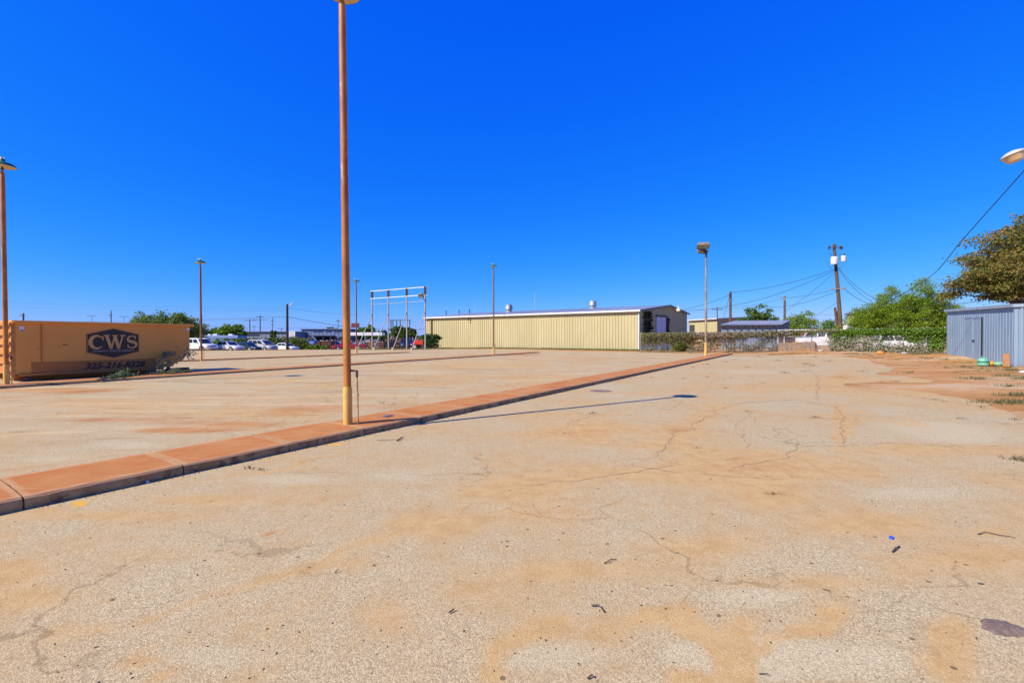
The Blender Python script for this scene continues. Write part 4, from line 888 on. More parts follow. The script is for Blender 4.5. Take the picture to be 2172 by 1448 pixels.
for s0_, s1_ in ((e0, e1-.03), (e1+.03, e2)):
    zt = H+ (716-672)/F*dtop(e1); c = SA+sd*(s0_+s1_)/2+sn*.06; zt = ZY(672.5, c.y)
    m = MB(); m.box((c.x, c.y, (zt+.02)/2+.03), (s1_-s0_, .04, zt-.06), math.atan2(sd.y, sd.x)); dd = build('door', m, bls, t)
    m = MB(); 
    for ss_ in (s0_+.03, s1_-.03): m.beam(zz(SA+sd*ss_+sn*.09, .1), zz(SA+sd*ss_+sn*.09, zt-.03), .05, .03)
    m.beam(zz(SA+sd*s0_+sn*.09, zt-.03), zz(SA+sd*s1_+sn*.09, zt-.03), .03, .06); build('door_edge', m, bls, dd)
m = MB(); c = SA+sd*(e1+.12)+sn*.12; m.box(zz(c, ZY(722, c.y)), (.30, .05, .08), math.atan2(sd.y, sd.x)); build('latch', m, darkm, t)
m = MB(); c = SA+sd*e2+sn*.07; m.beam(zz(c, .05), zz(c, ZY(672, c.y)), .05, .03); m.beam(zz(SA+sd*e1+sn*.095, .1), zz(SA+sd*e1+sn*.095, 1.2), .03, .02); build('door_gap', m, M('dark_gap', (.02, .022, .03), None, 3, .9), t)
#%%FENCE
# ---------------------------------------------------------------- fence and vines
FA = P(1358, 746, 51.2); FA.z = 0; FC = B(1728, 44.0); FB = B(2006, 34.6)
def fence_pt(s):   # s 0..1 along two segments
    l1 = (FC-FA).length; l2 = (FB-FC).length; q = s*(l1+l2)
    p = FA.lerp(FC, q/l1) if q < l1 else FC.lerp(FB, (q-l1)/l2); p = p.copy(); p.z = terrain(p.x, p.y); return p
def fence_s(px):
    best = 0; bd = 1e9
    for i in range(801):
        p = fence_pt(i/800); q = abs(CX+F*p.x/p.y-px)
        if q < bd: bd = q; best = i/800
    return best
t = thing('chain_link_fence', 'chain link fence on steel posts running from the yellow building to the blue shed', 'fence', FA); fh = 1.95
s_list = [fence_s(px) for px in (1359, 1400, 1445, 1488, 1530, 1568, 1608, 1645, 1722, 1770, 1815, 1862, 1916, 1965, 2005)]
for s_ in s_list:
    p = fence_pt(s_); m = MB(); m.tube([(p.x, p.y, p.z-.1), (p.x, p.y, p.z+fh+.08)], .035, 8); m.lathe([(.045, 0), (.03, .05), (.002, .06)], (p.x, p.y, p.z+fh+.07), 8); build('post', m, darkm if abs(s_-fence_s(1722)) < .01 else galv, t, True)
m = MB(); m.tube([fence_pt(i/60)+Vector((0, 0, fh)) for i in range(61)], .022, 6); build('rail', m, galv, t, True)
m = MB(); LT = (FC-FA).length+(FB-FC).length; st_ = .075; nW = int(LT/st_); kW = fh/LT
for i in range(nW):
    for sg in (1, -1):
        a_ = i*st_/LT; b_s = a_+sg*kW
        lo, hi = 0., 1.
        if b_s < 0: hi = a_/kW
        if b_s > 1: hi = (1-a_)/kW
        if hi < .05: continue
        p = fence_pt(a_)+Vector((0, 0, .02)); q = fence_pt(a_+sg*kW*hi)+Vector((0, 0, fh*hi)); o = Vector((.0, .0, .004))
        m.add([p-o, p+o, q+o, q-o], [(0, 1, 2, 3)])
build('wire_mesh', m, galv, t)
# leaves
def leaf_quads(C, size, flat=.0, seed=0, aspect=1.6, droop=0.):
    n = len(C); rg = np.random.default_rng(seed); a = rg.normal(size=(n, 3)); a[:, 2] *= (1-flat); a[:, 2] -= droop; a /= np.linalg.norm(a, axis=1)[:, None]
    b = rg.normal(size=(n, 3)); b -= (b*a).sum(1)[:, None]*a; b /= np.linalg.norm(b, axis=1)[:, None]
    s = (size*rg.uniform(.6, 1.35, n))[:, None]; a = a*s*aspect/2; b = b*s/2
    c2 = C+a*.15
    V = np.stack([C-a, c2+b, C+a, c2-b], 1).reshape(-1, 3); return V, np.arange(4*n).reshape(n, 4)
def vine(name, label, px0, px1, density, prof, mat, size, seed, zlo=0., zhi=2.05, thick=.3, cat='vine'):
    s0_, s1_ = fence_s(px0), fence_s(px1); rg = np.random.default_rng(seed); C = []
    n = int(density*(s1_-s0_)*LT)
    while len(C) < n:
        s_ = rg.uniform(s0_, s1_); hgt = rg.uniform(zlo, zhi+.12); p = fence_pt(s_); top = zhi+.14*mnoise.noise(Vector((s_*60, seed, 0)))+.08*mnoise.noise(Vector((s_*250, seed, 0)))
        if hgt > top: continue
        cl = mnoise.fractal(Vector((s_*LT*.9, hgt*1.4, seed)), .8, 2, 3)
        if rg.uniform() > prof(hgt, cl): continue
        fat = thick*(.5+.8*math.exp(-((hgt-zhi+.25)/.35)**2))
        C.append((p.x+rg.normal()*fat*.25, p.y+rg.normal()*fat, p.z+hgt))
    C = np.array(C); V, Fq = leaf_quads(C, size, seed=seed); b0 = fence_pt((s0_+s1_)/2)
    t = thing(name, label, cat, b0); fast_mesh('leaves', V, Fq, mat, t)
    m = MB(); 
    for k in range(int((s1_-s0_)*LT*2.2)):
        s_ = rg.uniform(s0_, s1_); p = fence_pt(s_); q = [p+Vector((rg.normal()*.05, -.06+rg.normal()*.05, 0))]; hh_ = rg.uniform(.5, .95)*zhi
        for j in range(1, 6): q.append(q[-1]+Vector((rg.normal()*.12, rg.normal()*.04, hh_/5)))
        m.tube(q, [.014, .012, .011, .009, .008, .005], 4, False)
    if zlo < 1.4: build('stems', m, M('dry_vine_stem', (.24, .20, .16), (.33, .29, .24), 5, .9), t)
    return t
lbg = leafmat('bright_vine_leaf', (.06, .14, .014), (.12, .24, .022), (.23, .33, .045))
ldry = leafmat('dry_leaf', (.20, .16, .11), (.32, .27, .19), (.42, .34, .24), tr=.25); lrust = leafmat('rusty_leaf', (.26, .13, .05), (.36, .18, .07), (.22, .18, .06), tr=.2); lolive = leafmat('olive_leaf', (.12, .13, .04), (.22, .22, .08), (.34, .30, .14))
vine('climbing_vine', 'green grey vine covering the fence next to the yellow building wall', 1360, 1470, 1700, lambda h, c: .9 if h > 1.05 else .28+c*.8, lolive, .085, 1)
vine('climbing_vine', 'olive and rust coloured vine on the fence around the floodlight pole', 1465, 1560, 1700, lambda h, c: .9 if h > 1.45 else .28+c*.8, ldry, .08, 2)
vine('climbing_vine', 'rusty red patch of dying vine on the fence left of the floodlight pole', 1450, 1545, 300, lambda h, c: .9 if .7 < h < 1.7 and c > -.1 else .15, lrust, .11, 3)
vine('climbing_vine', 'dry grey brown vine with thin green top on the fence left of the low wall', 1555, 1668, 1700, lambda h, c: .8 if h > 1.5 else .30+c*.8, leafmat('grey_vine_leaf', (.16, .14, .12), (.26, .24, .20), (.36, .32, .27), tr=.2), .075, 4)
vine('climbing_vine', 'olive fringe along the top of the fence in front of the grey shed', 1540, 1690, 420, lambda h, c: .9, lolive, .12, 5, 1.5, 2.05)
vine('climbing_vine', 'bright green vine hanging over the fence top above the wrecked vehicles', 1765, 2006, 1500, lambda h, c: .9 if h > 1.5 else (.2+c*.8 if h > .8 else 0), lbg, .085, 6, .8, 1.95, .38)
vine('climbing_vine', 'thin green vine strand along the fence top over the white pickup', 1685, 1775, 240, lambda h, c: .9, lolive, .11, 7, 1.78, 2.0)
vine('climbing_vine', 'dense bright green vine falling to the ground beside the blue shed', 1968, 2008, 900, lambda h, c: .9 if h > .35 else .5, lbg, .13, 8, .1, 1.95, .4)
vine('dry_brush', 'grey leafless brush growing through the fence in front of the white pickup', 1762, 1850, 800, lambda h, c: .6+c if h < .9 else .2+c, leafmat('grey_brush_leaf', (.22, .21, .16), (.34, .32, .25), (.20, .24, .09), tr=.2), .10, 9, .0, 1.25, .35, 'brush')
vine('dry_brush', 'sparse grey brush along the fence in front of the abandoned white car', 1850, 1975, 420, lambda h, c: .85 if h < .45 else .12+c*.8, leafmat('grey_brush_leaf', (.22, .21, .16), (.34, .32, .25), (.20, .24, .09)), .10, 10, .0, 1.2, .3, 'brush')
# low block wall
m = MB(); a = fence_pt(fence_s(1646))+Vector((0, -.35, 0)); b_ = fence_pt(fence_s(1724))+Vector((0, -.35, 0)); nb = 8
for i in range(nb):
    p = a.lerp(b_, i/nb); q = a.lerp(b_, (i+1)/nb-.004); hh_ = 1.0+.14*i/nb+random.uniform(-.02, .02); m.beam((p.x, p.y, hh_/2-.05), (q.x, q.y, hh_/2-.05), .2, hh_+.1)
def pebble_mat():
    t = NT('pebbled_concrete'); v = t.n('ShaderNodeTexVoronoi'); v.inputs['Scale'].default_value = 14; t.l(t.pos(), v.inputs['Vector']); s = t.n('ShaderNodeSeparateColor'); t.l(v.outputs['Color'], s.inputs[0])
    c = t.mix(s.outputs[0], (.15, .11, .085), (.33, .26, .21)); c = t.mix(t.ramp(t.noise(.7, 4), .5, .65, 0, .6), c, (.34, .18, .06)); t.col(c); t.p.inputs['Roughness'].default_value = .95; t.bump(v.outputs['Distance'], .5, .03); return t.m
tag(build('low_wall', m, pebble_mat()), 'low pebbled concrete wall with orange stains in front of the fence', 'wall')
#%%TREES
# ---------------------------------------------------------------- trees
barkm = M('grey_bark', (.12, .09, .065), (.20, .155, .115), 3, .9, bump=.5)
def tree(name, label, base, ells, clumps, lpc, cr, size, mat, trunk=.14, seed=0, group=None, cat='tree', limbs=12, trunk_h=None, flat=.3, hollow=.35, weep=0., stems=1):
    rg = np.random.default_rng(seed); base = Vector(base); t = thing(name, label, cat, base, 0, group); cs = []
    tot = sum(e[3]*e[4]*e[5] for e in ells)
    for e in ells:
        n = max(1, int(clumps*(e[3]*e[4]*e[5])/tot))
        for _ in range(n):
            v = rg.normal(size=3); v /= np.linalg.norm(v); r_ = (hollow+(1-hollow)*rg.uniform()**.6)
            cs.append([base.x+e[0]+v[0]*e[3]*r_, base.y+e[1]+v[1]*e[4]*r_, base.z+e[2]+v[2]*e[5]*r_])
    cs = np.array(cs); sz = rg.uniform(.55, 1.25, len(cs)); num = (lpc*sz**2).astype(int)+3
    idx = np.repeat(np.arange(len(cs)), num); off = rg.normal(size=(len(idx), 3))*np.array([1, 1, .6]); C = cs[idx]+off*(cr*sz[idx])[:, None]*.55
    if weep: C[:, 2] -= weep*np.abs(rg.normal(size=len(C)))*cr
    C = C[C[:, 2] > base.z+.05]
    V, Fq = leaf_quads(C, size, flat, seed, 1.7, .3*bool(weep)); fast_mesh('crown', V, Fq, mat, t)
    m = MB(); zmin = min(e[2]-e[5] for e in ells); th = trunk_h if trunk_h is not None else max(.4, zmin*.9+.3); ctr = np.array([sum(e[i]*e[3]*e[4]*e[5] for e in ells)/tot for i in range(3)])
    forks = []
    for k in range(stems):
        o = Vector((rg.normal()*trunk*1.5, rg.normal()*trunk*1.5, 0))*(stems > 1); fk = base+Vector((ctr[0]*.25+o.x*3, ctr[1]*.25+o.y*3, th)); forks.append(fk)
        m.tube([base+o+Vector((0, 0, -.1)), base+o+(fk-base-o)*.5+Vector((rg.normal()*.05, rg.normal()*.05, 0)), fk], [trunk*1.25, trunk*.95, trunk*.8], 8)
    for k in range(limbs):
        fk = forks[k % stems]; e = Vector(cs[rg.integers(len(cs))]); mid = fk.lerp(e, .5)+Vector((rg.normal()*.2, rg.normal()*.2, .15*(e-fk).length*.5)); q1 = fk.lerp(mid, .5)+Vector((rg.normal()*.08, rg.normal()*.08, .05))
        m.tube([fk-Vector((0, 0, .05)), q1, mid, e], [trunk*.55, trunk*.4, trunk*.25, trunk*.07], 6)
        for j in range(2):
            e2 = Vector(cs[rg.integers(len(cs))]); 
            if (e2-mid).length < (e-fk).length*.9: m.tube([mid, mid.lerp(e2, .5)+Vector((rg.normal()*.1, rg.normal()*.1, .1)), e2], [trunk*.22, trunk*.14, trunk*.05], 5)
    build('trunk', m, barkm, t, True); return t
# autumn-brown tree over the blue shed: boughs reaching into frame from the right
autumn = leafmat('autumn_leaf', (.08, .15, .02), (.19, .21, .04), (.42, .23, .07), tr=.45); autumng = leafmat('turning_green_leaf', (.03, .07, .01), (.07, .11, .02), (.15, .12, .03))
b = B(2210, 34); 
tree('broad_tree', 'large tree with reddish brown and green leaves spreading over the blue shed', b,
     [(0.3, 0, 6.6, 4.2, 3.6, 2.6), (-2.4, 0, 5.7, 3.6, 3.0, 1.5), (-4.6, 0, 4.9, 2.4, 2.2, 1.1), (3, 0, 6.5, 4, 4, 3), (-3.2, .5, 7.2, 2.0, 2.0, 1.2), (-.8, 0, 9.0, 2.6, 2.4, 1.5), (-5.6, 0, 5.6, 1.5, 1.5, .9), (-3.6, 0, 8.1, 1.3, 1.3, .8)], 900, 95, .55, .105, autumn, .35, 21, None, 'tree', 34, 2.6, .2, .3)
green_m = leafmat('mesquite_leaf', (.10, .18, .012), (.21, .33, .02), (.34, .43, .04), tr=.5); dkgreen = leafmat('dark_tree_leaf', (.045, .085, .012), (.085, .15, .018), (.15, .21, .03)); midg = leafmat('mid_tree_leaf', (.07, .14, .012), (.13, .24, .018), (.22, .32, .03))
b = B(1895, 52)
tree('mesquite_tree', 'large feathery bright green tree behind the fence left of the blue shed', b,
     [(0.2, 0, 3.0, 4.8, 3, 2.2), (-2.4, 0, 3.9, 2.0, 2, 1.6), (-.2, 0, 5.5, 1.7, 1.6, 1.6), (2.9, 0, 6.2, 1.3, 1.4, 2.3), (4.6, 0, 4.0, 2.6, 2.2, 2.6), (-4.6, 0, 2.0, 1.8, 1.8, 1.3), (6.6, 0, 3.2, 1.9, 2, 2.3), (1.2, 0, 4.6, 1.4, 1.4, 1.4)], 1000, 95, .50, .085, green_m, .16, 31, None, 'tree', 26, .9, .1, .25, .25, 3)
b = B(1612, 66)
tree('round_tree', 'round dark green leafy tree standing behind the grey shed', b, [(0, 0, 3.2, 2.9, 2.6, 2.1), (-.3, 0, 4.6, 1.9, 1.8, 1.2), (1.6, 0, 3.4, 1.5, 1.5, 1.5)], 150, 46, .5, .17, leafmat('round_tree_leaf', (.06, .11, .015), (.10, .18, .025), (.18, .26, .05)), .16, 41, None, 'tree', 14, 1.5, .2)
b = B(1700, 64)
tree('feathery_tree', 'feathery green tree right of the grey shed, behind the pickup', b, [(0, 0, 2.6, 2.7, 2.2, 1.9), (.8, 0, 4.0, 1.1, 1.1, 1.3), (-1.8, 0, 2.7, 1.4, 1.3, 1.6)], 150, 46, .5, .11, green_m, .12, 42, None, 'tree', 12, .9, .1, .3, .2, 2)
b = B(1752, 74)
tree('green_hedge', 'low rounded green shrub mass left of the leaning utility pole', b, [(0, 0, 2.2, 4.4, 2, 2.0), (-3.6, 0, 2.0, 2.2, 2, 1.7), (2.9, 0, 2.0, 2.4, 2, 1.8)], 220, 40, .5, .14, leafmat('hedge_leaf', (.06, .15, .012), (.11, .22, .02), (.17, .28, .03)), .1, 43, None, 'shrub', 8, .4)
tree('small_tree', 'thin dark green tree top showing left of the pale building', B(1812, 78), [(0, 0, 4.6, 1.6, 1.4, 1.5), (1.5, 0, 4.4, 1.5, 1.4, 1.6)], 50, 36, .5, .14, midg, .1, 44, None, 'tree', 8)
tree('small_tree', 'dark bush top behind the yellow annex roof', B(1512, 98), [(0, 0, 4.2, 3.0, 2, 1.6), (2.5, 0, 3.9, 2, 2, 1.4)], 60, 30, .6, .2, dkgreen, .1, 45, None, 'tree', 8)
# left side
pale_g = leafmat('pale_tree_leaf', (.07, .12, .02), (.13, .20, .035), (.20, .27, .06), tr=.4)
tree('mesquite_tree', 'light green feathery tree rising behind the orange container', B(352, 64), [(0, 0, 3.5, 4.1, 3.4, 2.0), (-2.5, 0, 4.3, 2.1, 1.9, 1.4), (1.8, 0, 4.2, 2.2, 2, 1.4), (3.3, 0, 3.4, 1.8, 1.8, 1.5)], 260, 70, .6, .15, pale_g, .12, 51, None, 'tree', 14, .9, .1, .3, .3, 2)
tree('small_tree', 'yellow green bushy tree right of the orange container behind the white suv', B(417, 76), [(0, 0, 3.0, 1.5, 1.6, 2.1), (.6, 0, 3.8, 1.3, 1.3, 1.2)], 90, 40, .5, .13, pale_g, .12, 52, None, 'tree', 10, 1.)
GT = 'trees beyond the far lots'
def far_tree(px0, px1, top, D, label, mat, seed, n=110, base_py=None):
    b = B((px0+px1)/2, D); w_ = (px1-px0)/2*D/F; h_ = ZY(top, D)-b.z
    tree('distant_tree', label, b, [(0, 0, h_*.52, w_*.92, w_*.8, h_*.42), (-w_*.35, 0, h_*.62, w_*.55, w_*.5, h_*.32), (w_*.3, 0, h_*.68, w_*.5, w_*.5, h_*.30)], n, 34, w_*.17, D*.0026, mat, .15, seed, GT, 'tree', 8, h_*.2)
far_tree(436, 470, 694, 118, 'dark tree left of the round green tree above the camper', dkgreen, 60)
far_tree(458, 524, 685, 112, 'broad round green tree behind the camper trailer', midg, 61, 190)
far_tree(574, 586, 697, 120, 'small dark tree above the grey roof left of the lamp pole', dkgreen, 62, 40)
far_tree(680, 722, 692, 190, 'pale green treetops over the right end of the blue showroom', pale_g, 63, 80)
far_tree(757, 800, 690, 150, 'green tree right of the red sign behind the white trailer', midg, 64, 130)
far_tree(738, 762, 697, 160, 'dark tree behind the tall near pole', dkgreen, 65, 80)
far_tree(793, 826, 699, 150, 'low dark tree between two posts of the billboard frame', dkgreen, 66, 90)
far_tree(828, 866, 688, 140, 'tall dark green tree in the middle of the billboard frame', dkgreen, 67, 140)
far_tree(852, 888, 693, 150, 'dark tree left of the right billboard post', dkgreen, 68, 100)
far_tree(640, 660, 706, 170, 'small dark tree top in front of the blue showroom', dkgreen, 69, 40)
def hedge(px0, px1, top, D, label, mat, seed, dens=1., name='hedge'):
    b = B((px0+px1)/2, D); w_ = (px1-px0)/2*D/F; h_ = ZY(top, D)-b.z; k = max(3, int(w_/h_*1.6)); el = [((i/(k-1)*2-1)*w_*.9, 0, h_*.48, w_/k*1.5, h_*.7, h_*random.uniform(.42, .52)) for i in range(k)]
    tree(name, label, b, el, int(60*k*dens), 30, h_*.22, D*.0024, mat, .06, seed, None, 'hedge', 8, h_*.15)
hedge(518, 640, 717.5, 89, 'dark green hedge running behind the parked cars', dkgreen, 70, 1.2); hedge(462, 492, 719, 82, 'light green shrub between the camper and the parked sedans', midg, 71, .6)
hedge(600, 650, 714, 92, 'yellow green weedy shrubs right of the last parked sedan', lolive, 72, .6); hedge(655, 690, 730, 84, 'green weeds in front of the blue tank', midg, 73, .3)
b = B(916, 66)
tree('bush', 'round dark green bush against the left end of the yellow building', b, [(0, 0, 1.2, 1.2, .9, 1.15), (-.5, 0, 1.5, .8, .7, .95)], 60, 60, .32, .14, leafmat('bush_leaf', (.02, .06, .015), (.035, .10, .02), (.06, .14, .03)), .05, 81, None, 'bush', 14, .3)
b = G(1441, 745.5)
tree('bush', 'yellow green bush in front of the vine covered fence left of the floodlight pole', b, [(0, 0, .55, .62, .5, .6)], 26, 60, .22, .08, leafmat('yellow_bush_leaf', (.08, .12, .015), (.14, .18, .02), (.2, .22, .03)), .02, 82, None, 'bush', 8, .1)
# vine on the end wall of the yellow building
m = MB(); rg = np.random.default_rng(5); C = []
for k in range(420):
    s_ = endp(1374)+rg.normal()*.55; z = rg.uniform(2.0, 4.6); p = BR+ed*s_+en*(.08+abs(rg.normal())*.1); C.append((p.x, p.y, z))
for k in range(140): s_ = endp(1366)+rg.normal()*.2; p = BR+ed*s_+en*(.08+abs(rg.normal())*.1); C.append((p.x, p.y, rg.uniform(2.0, 4.4)))
for k in range(120): s_ = endp(1414)+rg.normal()*.2; p = BR+ed*s_+en*(.1+abs(rg.normal())*.1); C.append((p.x, p.y, rg.uniform(2.2, 4.0)))
V, Fq = leaf_quads(np.array(C), .17, seed=4); o = fast_mesh('wall_vine', V, Fq, leafmat('brown_wall_leaf', (.04, .04, .015), (.07, .06, .025), (.10, .08, .04), tr=.2)); tag(o, 'brown climbing vine on the shaded end wall beside the blue door', 'vine')
# distant tree line to the horizon
def treeline(name, D, px0, px1, hlo, hhi, n, size, mat, seed, dy=12):
    rg = np.random.default_rng(seed); C = []
    for k in range(n):
        px = rg.uniform(px0, px1); y = D+rg.uniform(0, dy); x = (px-CX)/F*D; hmax = hlo+(hhi-hlo)*(.5+.5*mnoise.fractal(Vector((x*.035, seed, 0)), .7, 2, 4)); C.append((x, y, terrain(x, y)+rg.uniform(0, 1)**.7*hmax))
    V, Fq = leaf_quads(np.array(C), size, seed=seed); o = fast_mesh(name, V, Fq, mat); tag(o, 'low far-off line of trees along the horizon', 'woodland', None, 'stuff'); return o
treeline('distant_woodland', 330, -2200, 4400, 2.5, 7, 26000, 1.3, dkgreen, 90, 40)
#%%FAR
# ---------------------------------------------------------------- far left yard
def gabled(name, label, px0, px1, top, D, wall, roof, depth=12, cat='building', zr=.0):
    a, c = B(px0, D), B(px1, D); w_ = c.x-a.x; h_ = ZY(top, D)-a.z; t = thing(name, label, cat, ((a.x+c.x)/2, D, a.z))
    m = MB(); m.box((0, depth/2, h_/2-.2), (w_, depth, h_+.4)); 
    for k in range(int(w_/1.2)): m.box((-w_/2+.6+k*1.2, -.03, h_/2), (.08, .06, h_*.96))
    build('wall', m, wall, t, False, True)
    m = MB(); rz_ = h_+zr; m.add([(-w_/2-.3, -.4, h_), (w_/2+.3, -.4, h_), (w_/2+.3, depth/2, rz_+.02), (-w_/2-.3, depth/2, rz_+.02), (w_/2+.3, depth+.4, h_), (-w_/2-.3, depth+.4, h_), (-w_/2-.3, -.4, h_+.15), (w_/2+.3, -.4, h_+.15), (w_/2+.3, depth/2, rz_+.2), (-w_/2-.3, depth/2, rz_+.2), (w_/2+.3, depth+.4, h_+.15), (-w_/2-.3, depth+.4, h_+.15)],
        [(6, 7, 8, 9), (9, 8, 10, 11), (0, 1, 7, 6), (4, 5, 11, 10), (1, 2, 8, 7), (2, 4, 10, 8), (0, 6, 9, 3), (3, 9, 11, 5), (0, 3, 2, 1), (3, 5, 4, 2)]); build('roof', m, roof, t, False, True)
    return t, w_, h_
greyw = M('grey_blue_wall', (.16, .22, .36), (.13, .18, .30), 1, .7); dkr = M('dark_grey_roof', (.10, .10, .12), (.13, .13, .15), 1, .6)
t, w_, h_ = gabled('showroom', 'blue grey flat roofed showroom with dark lettering, behind the yard', 639, 735, 698, 140, greyw, M('blue_fascia', (.22, .30, .48), None, 1, .6))
m = MB(); x = -w_/2+w_*.27
for k in range(26):
    ww_ = random.uniform(.22, .34); 
    if k in (8, 13, 19): x += .7
    m.box((x, -.10, h_-.65), (ww_, .05, random.uniform(.36, .5))); x += ww_+.1
build('sign_lettering', m, M('navy_letters', (.03, .05, .16), None, 3, .6), t, False, True)
m = MB()
for k in range(5): m.box((-w_*.1+k*2.3, -.10, h_*.35), (1.6, .05, h_*.4))
build('window', m, vglass, t, False, True)
m = MB(); m.box((0, -.9, h_*.62), (w_*.5, 1.6, .15)); build('canopy', m, dkr, t, False, True)
t, w_, h_ = gabled('low_warehouse', 'long low grey building with dark sign band behind the camper', 497, 614, 704, 130, M('grey_wall', (.22, .25, .33), (.17, .2, .27), 1, .7), dkr)
m = MB(); x = -w_*.40
for k in range(14): m.box((x, -.10, h_-.85), (.26, .05, .4)); x += .42
build('sign_lettering', m, M('dark_letters', (.03, .03, .04), None, 3, .6), t, False, True)
m = MB()
for k in range(6): m.box((-w_*.42+k*w_*.17, -.10, h_*.38), (1.5, .05, h_*.36))
build('window', m, vglass, t, False, True)
# camper trailer
b = B(474, 95); t = thing('camper_trailer', 'long white and blue camper trailer, blue shade in its side colour, with roof air conditioners behind the parked cars', 'trailer', b, R(-6)); wc = (516-432)*95/F
m = MB(); m.box((0, 0, 1.75), (wc, 2.4, 2.4), 0, .15); m.box((wc*.47, 0, 1.9), (.8, 2.2, 1.9), 0, .3); build('body', m, M('camper_shade_blue', (.15, .22, .38), (.18, .25, .42), 1, .4), t, False, True)  # body colour holds the blue shade of the side facing the camera
m = MB(); m.box((0, -1.215, 1.25), (wc*.94, .02, .55)); m.box((wc*.2, -1.215, 2.3), (wc*.5, .02, .16)); build('stripe', m, M('blue_stripe', (.05, .09, .26), None, 3, .5), t, False, True)
for k, (x, w_) in enumerate(((-wc*.3, .9), (-wc*.05, .7), (wc*.2, 1.1), (wc*.4, .8))):
    m = MB(); m.box((x, -1.22, 2.05), (w_, .03, .55), 0, 0); build('window', m, vglass, t, False, True)
for x in (-wc*.38, -wc*.2, wc*.22):
    m = MB(); m.box((x, 0, 3.08), (.95, .8, .32), 0, .08); build('air_conditioner', m, white, t, False, True)
for x in (-wc*.08, wc*.02):
    for sy in (-1, 1): m = MB(); m.tube([(x, sy*1.1-.1, .38), (x, sy*1.1+.1, .38)], .38, 14); build('wheel', m, tyre, t, True, True)
m = MB(); m.beam((-wc/2, 0, .5), (-wc/2-1.3, 0, .5), .15); m.beam((-wc/2-1.2, 0, .5), (-wc/2-1.2, 0, 0), .06); build('hitch', m, darkm, t, False, True)
# boat on trailer
b = B(557, 100); t = thing('small_boat', 'small white boat with an orange cover end before the grey building', 'boat', b, R(4))
m = MB(); sts = [(-1.6, .7, .75, 1.5), (-.8, .85, .7, 1.6), (.6, .85, .7, 1.7), (1.6, .55, .85, 1.85), (2.2, .05, 1.3, 1.95)]; vs = []
for x, w_, z0, z1 in sts: vs += [(x, -w_, z1), (x, -w_*.6, (z0+z1)/2), (x, 0, z0), (x, w_*.6, (z0+z1)/2), (x, w_, z1)]
m.add(vs, [(i*5+j, i*5+(j+1) % 5, (i+1)*5+(j+1) % 5, (i+1)*5+j) for i in range(4) for j in range(5)]+[(0, 1, 2, 3, 4)]); m.box((-.2, 0, 1.9), (1.4, 1.0, .35), 0, .1); build('hull', m, white, t, True, True)
m = MB(); m.box((1.3, 0, 2.0), (1.3, .8, .25), 0, .08); build('cover', m, M('orange_cover', (.5, .09, .02), None, 3, .7), t, False, True)
m = MB(); m.beam((-1.6, 0, .6), (2.8, 0, .6), .1)
for sy in (-1, 1): m.tube([(-.3, sy*.8-.08, .32), (-.3, sy*.8+.08, .32)], .32, 12)
build('boat_trailer', m, darkm, t, False, True)
# white sign board, camper fifth wheels, tank, boxes
b = B(619.5, 100); t = thing('sign_board', 'white square notice board on posts right of the dark lamp pole', 'sign', b); zl, zh = ZY(712, 100)-b.z, ZY(702, 100)-b.z
m = MB(); m.box((0, 0, (zl+zh)/2), (1.35, .08, zh-zl)); m.box((-.2, 0, zl-.15), (1.6, .06, .2)); build('panel', m, white, t, False, True)
m = MB(); 
for x in (-.55, .55): m.beam((x, .08, 0), (x, .08, zh), .08)
build('posts', m, darkm, t, False, True); m = MB()
for k in range(5): m.box((0, -.045, zh-.2-k*.17), (random.uniform(.7, 1.0), .01, .04))
build('notice_lines', m, M('grey_print', (.4, .42, .45), None, 3, .6), t, False, True)
def tankf(px, D, L_, r_, label, col_):
    b = B(px, D); t = thing('storage_tank', label, 'tank', b, R(-15)); m = MB(); m.tube([(-L_/2, 0, r_+.25), (-L_/2+.15, 0, r_+.25), (L_/2-.15, 0, r_+.25), (L_/2, 0, r_+.25)], [r_*.86, r_, r_, r_*.86], 20); build('tank', m, col_, t, True, True)
    m = MB(); m.box((-L_*.3, 0, .16), (.2, r_*1.5, .34)); m.box((L_*.3, 0, .16), (.2, r_*1.5, .34)); build('saddle', m, darkm, t, False, True); m = MB(); m.tube([(-L_/2-.04, 0, r_+.25), (-L_/2+.02, 0, r_+.25)], r_*.84, 20); build('tank_end', m, M('light_blue_end', (.10, .32, .62), None, 3, .5), t, True, True)
tankf(661, 90, 2.4, .85, 'blue cylindrical tank with light blue end in the yard', M('dark_blue_tank', (.02, .06, .22), (.03, .08, .26), 2, .5))
def openbox(name, px0, px1, py0, D, label, mat, rz=0, depth=1.8, rim_=None):
    b = B((px0+px1)/2, D); w_ = (px1-px0)*D/F; h_ = ZY(py0, D)-b.z; t = thing(name, label, 'container', b, rz); m = MB()
    m.box((0, -depth/2, h_/2), (w_, .06, h_-.1)); m.box((0, depth/2, h_/2), (w_, .06, h_-.1)); m.box((-w_/2, 0, h_/2), (.06, depth, h_-.1)); m.box((w_/2, 0, h_/2), (.06, depth, h_-.1)); m.box((0, 0, .15), (w_, depth, .06))
    for k in range(5): m.box((-w_/2+w_*(k+.5)/5, -depth/2-.05, h_/2), (.08, .06, h_*.8))
    build('body', m, mat, t, False, True); m = MB()
    for y in (-depth/2, depth/2): m.box((0, y, h_), (w_+.15, .12, .1))
    for x in (-w_/2, w_/2): m.box((x, 0, h_), (.12, depth, .1))
    build('rim', m, rim_ or mat, t, False, True)
openbox('scrap_skip', 677, 706, 724, 88, 'rusty brown open scrap bin left of the red pickup', M('rust_brown_bin', (.13, .045, .03), (.09, .03, .02), 3, .8))
